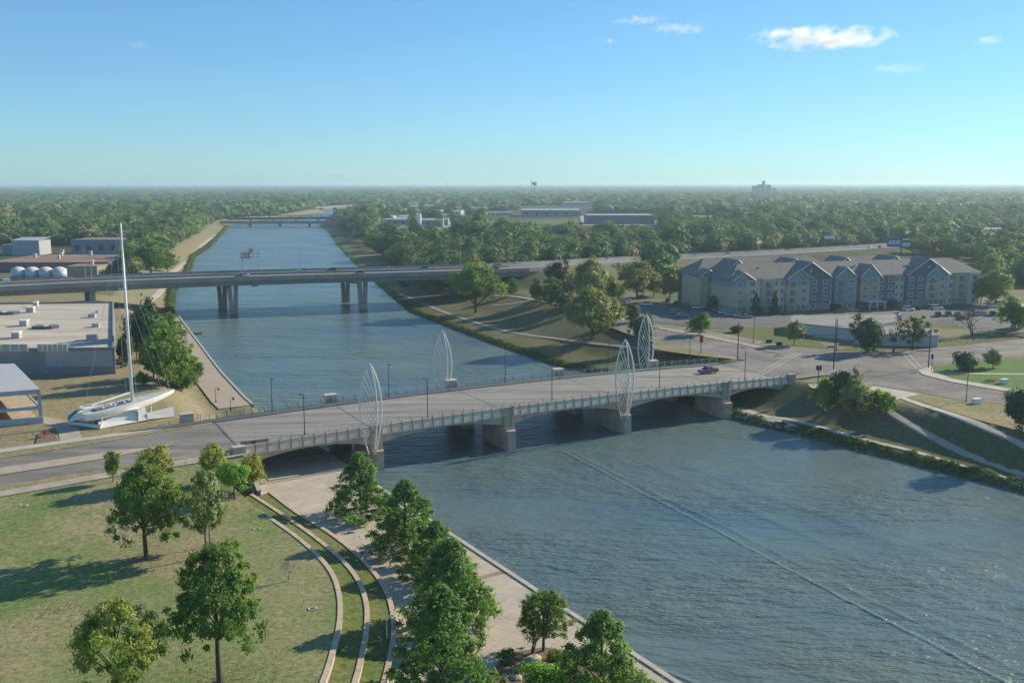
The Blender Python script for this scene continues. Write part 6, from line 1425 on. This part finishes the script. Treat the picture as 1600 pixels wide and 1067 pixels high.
lantern(at(337, 628, 2.15), 3.6, 'dark lantern lamp on the promenade farther from the bridge'); lantern(at(360, 641, 2.15), 3.2, 'dark lantern lamp on the promenade nearest the bridge')
# freeway lamps
for i, (px, lane, hp) in enumerate(((716, 17, 0), (740, 33.2, 0), (806, 17, 0), (995, 33, 0), (1166, 33, 0), (519, 17, 0), (473, 33.5, 0), (1333, 33, 0), (1575, 17, 0), (165, 33, 0), (180, .5, 0), (372, 33.5, 0))):
    if px == 716: continue
    best = min(range(len(FW)), key=lambda k: abs(proj(FW[k][0]+FWN[k][0]*lane, FW[k][1]+FWN[k][1]*lane, 16)[0]-px)); k = best
    lamp((FW[k][0]+FWN[k][0]*lane, FW[k][1]+FWN[k][1]*lane, FW[k][2]-1), 12.5, 'tall grey freeway lamp, %s' % ['x', 'left of the broad green tree crown', 'right above the broad green tree', 'rising above the yellowing trees', 'above the left apartment roofs', 'standing between the two river column pairs', 'on the far barrier over the middle of the river', 'right of the green freeway sign', 'near the right edge', 'behind the yacht mast on the far barrier', 'on the near barrier left of the yacht mast', 'beside the sign gantry'][i], 2.2, math.atan2(FWT[k][1], FWT[k][0])+math.pi/2, GREYM, 'tall freeway lamps', 'freeway_lamp', .14)
# sign gantry structure on the freeway above the river
k = min(range(len(FW)), key=lambda j: abs(proj(FW[j][0]+FWN[j][0]*33.8, FW[j][1]+FWN[j][1]*33.8, 16)[0]-360)); gpt = Vector((FW[k][0]+FWN[k][0]*33.8, FW[k][1]+FWN[k][1]*33.8, FW[k][2]-1))
t = thing('sign_gantry', 'grey metal truss carrying the backs of road signs above the freeway over the river', 'gantry', tuple(gpt), math.atan2(FWT[k][1], FWT[k][0]))
for x in (-3.6, 3.6): mb = MB(); mb.tube([(x, 0, -1), (x, 0, 10)], .2, 6); obj('post', mb.mesh('post', GREYM), t)
for z in (7, 8.4):
    for y in (-.5, .5): mb = MB(); mb.tube([(-4.6, y, z), (4.6, y, z)], .1, 5); obj('chord', mb.mesh('chord', GREYM), t)
for i in range(8): mb = MB(); mb.tube([(-4+i, -.5, 7 if i % 2 else 8.4), (-3+i, -.5, 8.4 if i % 2 else 7)], .07, 4); obj('brace', mb.mesh('brace', GREYM), t)
mb = MB(); mb.box(-4.2, 0.4, .6, .75, 6.2, 9.4); obj('sign_back', mb.mesh('sign_back', UNIT), t); mb = MB(); mb.box(-.6, 1.4, -.7, -.6, 9, 11.0); obj('sign_back', mb.mesh('sign_back', GREYM), t)
# green freeway signs and billboards
GS = mat('sign_green', (.02, .17, .12), .5, var=.05); BL = mat('sign_blue', (.025, .07, .30), .5, var=.05); BL2 = mat('sign_bright_blue', (.03, .14, .45), .5, var=.05); PRT = mat('sign_print', (.75, .75, .8), .5, var=.05); REDS = mat('banner_red', (.33, .03, .03), .6, var=.1)
def sign(px, ptop, pbot, wpx, pybase, zb, label, m, name='road_sign', lines=(), cat='sign', posts=(0,), dist=None, thick=.2, pm_=None, rz=0):
    p = at(px, pybase, zb); dpt = p.y*CP-(p.z-HC)*SP; s = dpt/F
    t = thing(name, label, cat, tuple(p), rz); W_ = wpx*s; zt = (pybase-ptop)*s; zl = (pybase-pbot)*s
    for x in posts: mb = MB(); mb.tube([(x*W_*.5, .25, 0), (x*W_*.5, .25, zt-.2)], max(.12, thick*.6), 6); obj('post', mb.mesh('post', pm_ or GREYM), t)
    mb = MB(); mb.box(-W_/2, W_/2, -thick/2, thick/2, zl, zt); obj('panel', mb.mesh('panel', m), t)
    for (fx0, fx1, fz0, fz1) in lines:
        mb = MB(); mb.box(-W_/2+W_*fx0, -W_/2+W_*fx1, -thick/2-.03, -thick/2-.01, zl+(zt-zl)*fz0, zl+(zt-zl)*fz1); obj('print', mb.mesh('print', PRT), t)
    return t
wob = [(.10+.09*i, .165+.09*i, .5+.05*((i*7) % 3-1), .68) for i in range(9)]+[(.08+.085*i, .14+.085*i, .28, .46+.04*((i*5) % 3-1)) for i in range(10)]
sign(1396, 372, 386.5, 22.5, 400, 9, 'large dark blue billboard with two rows of pale lettering beside the freeway', BL, 'billboard', wob, 'billboard', (1.0,), pm_=DARKM, thick=.8)
sign(1414, 373, 387, 13, 400, 9, 'dark green and white panel board attached beside the blue billboard', mat('board_green', (.03, .09, .08), .5), 'board', [(.1, .9, .80, .97)]+[(.08+.24*i, .26+.24*i, .1, .5) for i in range(4)], 'sign', (-.9,), pm_=DARKM)
sign(1480, 376, 385, 15, 391, 9, 'small plain blue sign board beside the freeway right of the billboard', BL2, 'billboard', (), 'sign', (0,))
sign(1258, 369, 375, 13, 393, 9, 'small green freeway sign above the trees at the middle right', GS, 'road_sign', (), 'sign', (0,)); sign(1295, 368, 375, 17, 393, 9, 'pale green sign back with white slats right of the small green sign', mat('sign_back_green', (.25, .33, .30), .6), 'road_sign', [(.05+.19*i, .2+.19*i, .2, .8) for i in range(5)], 'sign', (-.6, .6))
sign(1051, 392, 404, 11, 417, 11, 'green freeway exit sign at the left of the apartments', GS, 'road_sign', [(.15, .85, .55, .65)], 'sign', (-.9, .9), pm_=DARKM)
sign(1095, 524, 535, 5.5, 552, G, 'red banner on a pole beside the street left of the junction', REDS, 'banner', (), 'banner', (0,), thick=.08, pm_=DARKM)
# traffic signals
SIGH = mat('signal_housing', (.02, .022, .02), .5)
def signal(px, pyb, ptop, label, arm=0, az=R(180), heads=(), armz=.78, rr=.14, m=None, low=False, bluesign=False):
    p = at(px, pyb, G+.05); s = (p.y*CP-(p.z-HC)*SP)/F; h = (pyb-ptop)*s
    t = thing('traffic_signal', label, 'traffic signal', tuple(p), az); mb = MB(); mb.tube([(0, 0, 0), (0, 0, h)], [rr*1.2, rr*.8], 8); obj('pole', mb.mesh('pole', m or DARKM), t)
    if arm: mb = MB(); mb.tube([(0, 0, h*armz-.3), (arm, 0, h*armz)], [.11, .07], 6); obj('mast_arm', mb.mesh('mast_arm', m or DARKM), t)
    for x in heads:
        z = h*armz if arm else h; mb = MB(); mb.box(x-.22, x+.22, -.25, .25, z-.9, z+.35); obj('signal_head', mb.mesh('signal_head', SIGH), t)
    if bluesign: mb = MB(); mb.box(.1, 2.0, -.05, .05, h*.42, h*.42+.5); obj('street_name_sign', mb.mesh('street_name_sign', BL), t)
    return t
signal(1302, 577, 497, 'tall dark signal pole at the near junction corner with a small blue sign', 0, R(180), (), m=None, bluesign=True)
signal(1306, 551, 500, 'signal pole with long arm at the far street side', 11, R(182), (9.5, 10.6), .55)
signal(1450, 576, 512, 'dark signal pole at the corner lawn with an arm reaching left', 10.5, R(176), (9.6,), .45)
signal(1152, 563, 503, 'tall dark pole at the far left corner of the junction', 0, 0, ()); signal(1455, 579, 556, 'short pedestrian signal beside the corner lawn pole', 0, 0, (0,), rr=.09)
signal(1278, 597, 573, 'low signal pole with two heads at the right end of the bridge', 0, 0, (-.4, .4), rr=.1)
lamp(at(1509, 628, G), 11.5, 'tall dark lamp pole on the dry verge at the right', .4, 0, group=None); lamp(at(1177, 536, G), 8.5, 'slim dark lamp pole on the grass left of the low building', .5, R(180)); lamp(at(1040, 537, G), 8.6, 'slim lamp pole at the left side of the street beyond the bridge', .5, R(180), GREYM); lamp(at(1077+75, 493, G), 6, 'short lamp in the parking lot before the left gable', .4, 0, GREYM)
for px, py, w_, lb in ((1101, 0, 0, ''),): pass
def cabinet(px, py, s, label, m, z=G):
    p = at(px, py, z+.05); t = thing('utility_box', label, 'box', tuple(p), .2); mb = MB(); mb.box(-s, s, -s*.6, s*.6, 0, s*1.1); obj('housing', mb.mesh('housing', m), t); mb = MB(); mb.box(-s*1.06, s*1.06, -s*.66, s*.66, s*1.1, s*1.25); obj('lid', mb.mesh('lid', m), t)
cabinet(1525, 631, .95, 'pale utility box on the dry verge beside the tall lamp pole', WHITE); cabinet(1568, 600, .95, 'white utility box on the green corner lawn', WHITE); cabinet(1201, 536, .8, 'dark box bench on the grass verge, left one of the pair', DARKM); cabinet(1217, 540, .8, 'dark box bench on the grass verge, right one of the pair', DARKM)
p = at(1547, 597, G+.05); t = thing('flower_bed', 'small bed of red flowers on the corner lawn beside the white box', 'flowers', tuple(p)); cm, _ = crown('flowers', 5, 'low', 20, 30, .06, .12, .9, FLW); o = obj('blooms', cm, t); o.scale = (2.2, 1.4, .8)
p = at(72, 680, 6.25); t = thing('flower_bed', 'red flowers on the mulch bed beside the open shed', 'flowers', tuple(p)); o = obj('blooms', cm, t); o.scale = (1.2, 1.0, 1.4)
# plaza furniture
def bench(px, py, rz, label):
    t = thing('bench', label, 'bench', tuple(at(px, py, 1.36)), rz, 'benches on the plaza'); mb = MB(); mb.box(-1, 1, -.25, .25, .42, .5); obj('seat', mb.mesh('seat', DARKM), t)
    mb = MB(); mb.obox((0, .27, .72), (1, 0, 0), (0, .97, .2), (0, -.2, .97), 1, .03, .22); obj('backrest', mb.mesh('backrest', DARKM), t)
    for x in (-.8, .8): mb = MB(); mb.box(x-.05, x+.05, -.22, .22, 0, .42); obj('leg', mb.mesh('leg', DARKM), t)
bench(548, 802, .5, 'dark bench left of the lone cypress on the plaza'); bench(580, 812, .5, 'dark bench under the lone cypress nearest the water'); bench(648, 873, .5, 'dark bench beside the second cypress'); bench(640, 888, 2.0, 'dark bench between the second and third cypress')
for px, py, s in ((563, 809, 3.2), (632, 868, 3.2), (668, 882, 3.0), (705, 992, 3.4)):
    p = at(px, py, 1.36); mb = MB(); mb.box(p.x-s/2, p.x+s/2, p.y-s/2, p.y+s/2, 1.3, 1.42); c = Matrix.Rotation(ang, 4, 'Z'); mb.v = [tuple(c@(Vector(v)-Vector((p.x, p.y, 0)))+Vector((p.x, p.y, 0))) for v in mb.v]; tag(mb.build('tree_pit', MULCH), kind='structure')
lamp(at(549, 790, 1.36), 4.2, 'short plaza lamp left of the lone cypress', .3, 0, WHITE, None, 'plaza_lamp', .07); lamp(at(604, 1010, 1.36), 4, 'white topped plaza lamp beside the outer seat wall', .3, 0, WHITE, None, 'plaza_lamp', .07)
for px, py, lb in ((309, 912, 0), (38, 802, 1), (401, 823, 2), (488, 947, 3)):
    p = at(px, py, 4.9); z = float(Hlawn(np.array([p.x]), np.array([p.y]))[0]); t = thing('drain_cover', ['small utility cover set in the lawn left of the big maple', 'pale round cover lying on the lawn at the left', 'flat concrete drain slab on the lawn near the inner seat wall top', 'square concrete drain with a dark hole beside the inner seat wall'][lb], 'drain', (p.x, p.y, z), .3)
    mb = MB(); mb.box(-.6, .6, -.35, .35, -.1, .1); obj('slab', mb.mesh('slab', CONC_L), t); mb = MB(); mb.box(-.3, .3, -.18, .18, .1, .12); obj('grate', mb.mesh('grate', DARKM), t)
# parking lot fence and orange barrier
rail('lot_fence', 'dark metal fence between the parking lot and the junction', [at(x, y, G) for x, y in [(1466, 503), (1500, 512), (1540, 520), (1580, 527)]], 1.6, 3, DARKM, rails=(1, .5, .1), r=.03)
rail('lot_fence', 'low dark fence beside the white annex', [at(x, y, G) for x, y in [(1468, 536), (1500, 538), (1540, 533)]], 1.2, 3, DARKM, rails=(1, .5), r=.03)
rail('safety_barrier', 'orange barrier mesh at the right edge beside the parking lot', [at(x, y, G) for x, y in [(1572, 531), (1610, 526)]], 1.8, 2, mat('orange_barrier', (.42, .15, .06), .7), rails=(1, .8, .6, .4, .2), r=.08)
p = at(503//1, 0, 0) if False else None
for px, py, lb in ((495, 947, ''),): pass
# small boat/float by the promenade
t = thing('mooring_float', 'small dark floating dock piece beside the promenade upstream', 'float', tuple(at(306, 521, 0)), .1); mb = MB(); mb.box(-2.2, 2.2, -.6, .6, -.2, .35); obj('float_body', mb.mesh('float_body', DARKM), t); mb = MB(); mb.tube([(-2.6, 0, 0), (-3.4, 0, 2.2)], .08, 5); obj('pile', mb.mesh('pile', GREYM), t)

# ------------------------------------------------------------ haze and clouds
hz = MB(); hz.box(-31000, 31000, -290, 33000, -2.8, 80)
hm = bpy.data.materials.new('haze_air'); t_ = nt(hm); t_.nodes.remove(t_.nodes['Principled BSDF']); pv = t_.nodes.new('ShaderNodeVolumePrincipled')
pv.inputs['Color'].default_value = (.66, .88, 1.0, 1); pv.inputs['Density'].default_value = HAZE_DENSITY; pv.inputs['Anisotropy'].default_value = .3
t_.links.new(pv.outputs[0], t_.nodes['Material Output'].inputs['Volume']); tag(obj('haze', hz.mesh('haze', hm)), kind='stuff')
def cloud(px, py, wpx, hpx, label, sd, dens=.0022):
    D_ = 9000; d = Vector(((px-800)/F, CP-(py-533.5)/F*SP, -SP-(py-533.5)/F*CP)); c = Vector((0, 0, HC))+d*D_
    s = D_/F; bm = bmesh.new(); bmesh.ops.create_icosphere(bm, subdivisions=3, radius=1)
    me = bpy.data.meshes.new('cloud'); bm.to_mesh(me); bm.free()
    m = bpy.data.materials.new('cloud_vapour'); t = nt(m); t.nodes.remove(t.nodes['Principled BSDF']); pv = t.nodes.new('ShaderNodeVolumePrincipled')
    pv.inputs['Color'].default_value = (1, 1, 1, 1); pv.inputs['Anisotropy'].default_value = .35
    tc = t.nodes.new('ShaderNodeTexCoord'); ln = t.nodes.new('ShaderNodeVectorMath'); ln.operation = 'LENGTH'; t.links.new(tc.outputs['Object'], ln.inputs[0])
    mp = t.nodes.new('ShaderNodeMapping'); mp.inputs['Location'].default_value = (sd*3.1, 0, 0); mp.inputs['Scale'].default_value = (wpx/hpx*.55, 1, 1.0); t.links.new(tc.outputs['Object'], mp.inputs[0])
    n = t.nodes.new('ShaderNodeTexNoise'); n.inputs['Scale'].default_value = 1.5; n.inputs['Detail'].default_value = 5; n.inputs['Roughness'].default_value = .6; t.links.new(mp.outputs[0], n.inputs[0])
    def mth(op, a, b_):
        q = t.nodes.new('ShaderNodeMath'); q.operation = op
        for i, x in enumerate((a, b_)):
            if isinstance(x, (int, float)): q.inputs[i].default_value = x
            else: t.links.new(x, q.inputs[i])
        return q.outputs[0]
    f = mth('SUBTRACT', 1.0, ln.outputs['Value']); f = mth('ADD', mth('MULTIPLY', f, 1.0), mth('MULTIPLY', mth('SUBTRACT', n.outputs[0], .57), 3.6)); f = mth('MAXIMUM', f, 0.0)
    t.links.new(mth('MULTIPLY', f, dens*3), pv.inputs['Density']); t.links.new(pv.outputs[0], t.nodes['Material Output'].inputs['Volume']); m.cycles.volume_step_rate = 1
    me.materials.append(m); o = obj('cloud', me); o.location = c; o.scale = (wpx*s*.62, hpx*s*2.2, hpx*s*.6)
    return tag(o, label, 'cloud')
cloud(1287, 60, 200, 34, 'largest white cloud high at the right of the sky', 1)
cloud(1000, 32, 78, 13, 'thin white cloud wisp at the top left of the cloud group', 2, .0014); cloud(1062, 45, 86, 16, 'thin white cloud wisp just below right of the top wisp', 3, .0014)
cloud(954, 65, 20, 9, 'tiny white puff below the thin wisps', 4, .0014); cloud(1545, 64, 40, 14, 'small faint cloud at the far right of the sky', 5, .0010); cloud(216, 70, 36, 14, 'small faint cloud alone at the left of the sky', 6, .0008); cloud(1400, 108, 110, 16, 'very faint thin streak of cloud under the largest cloud', 7, .0005)
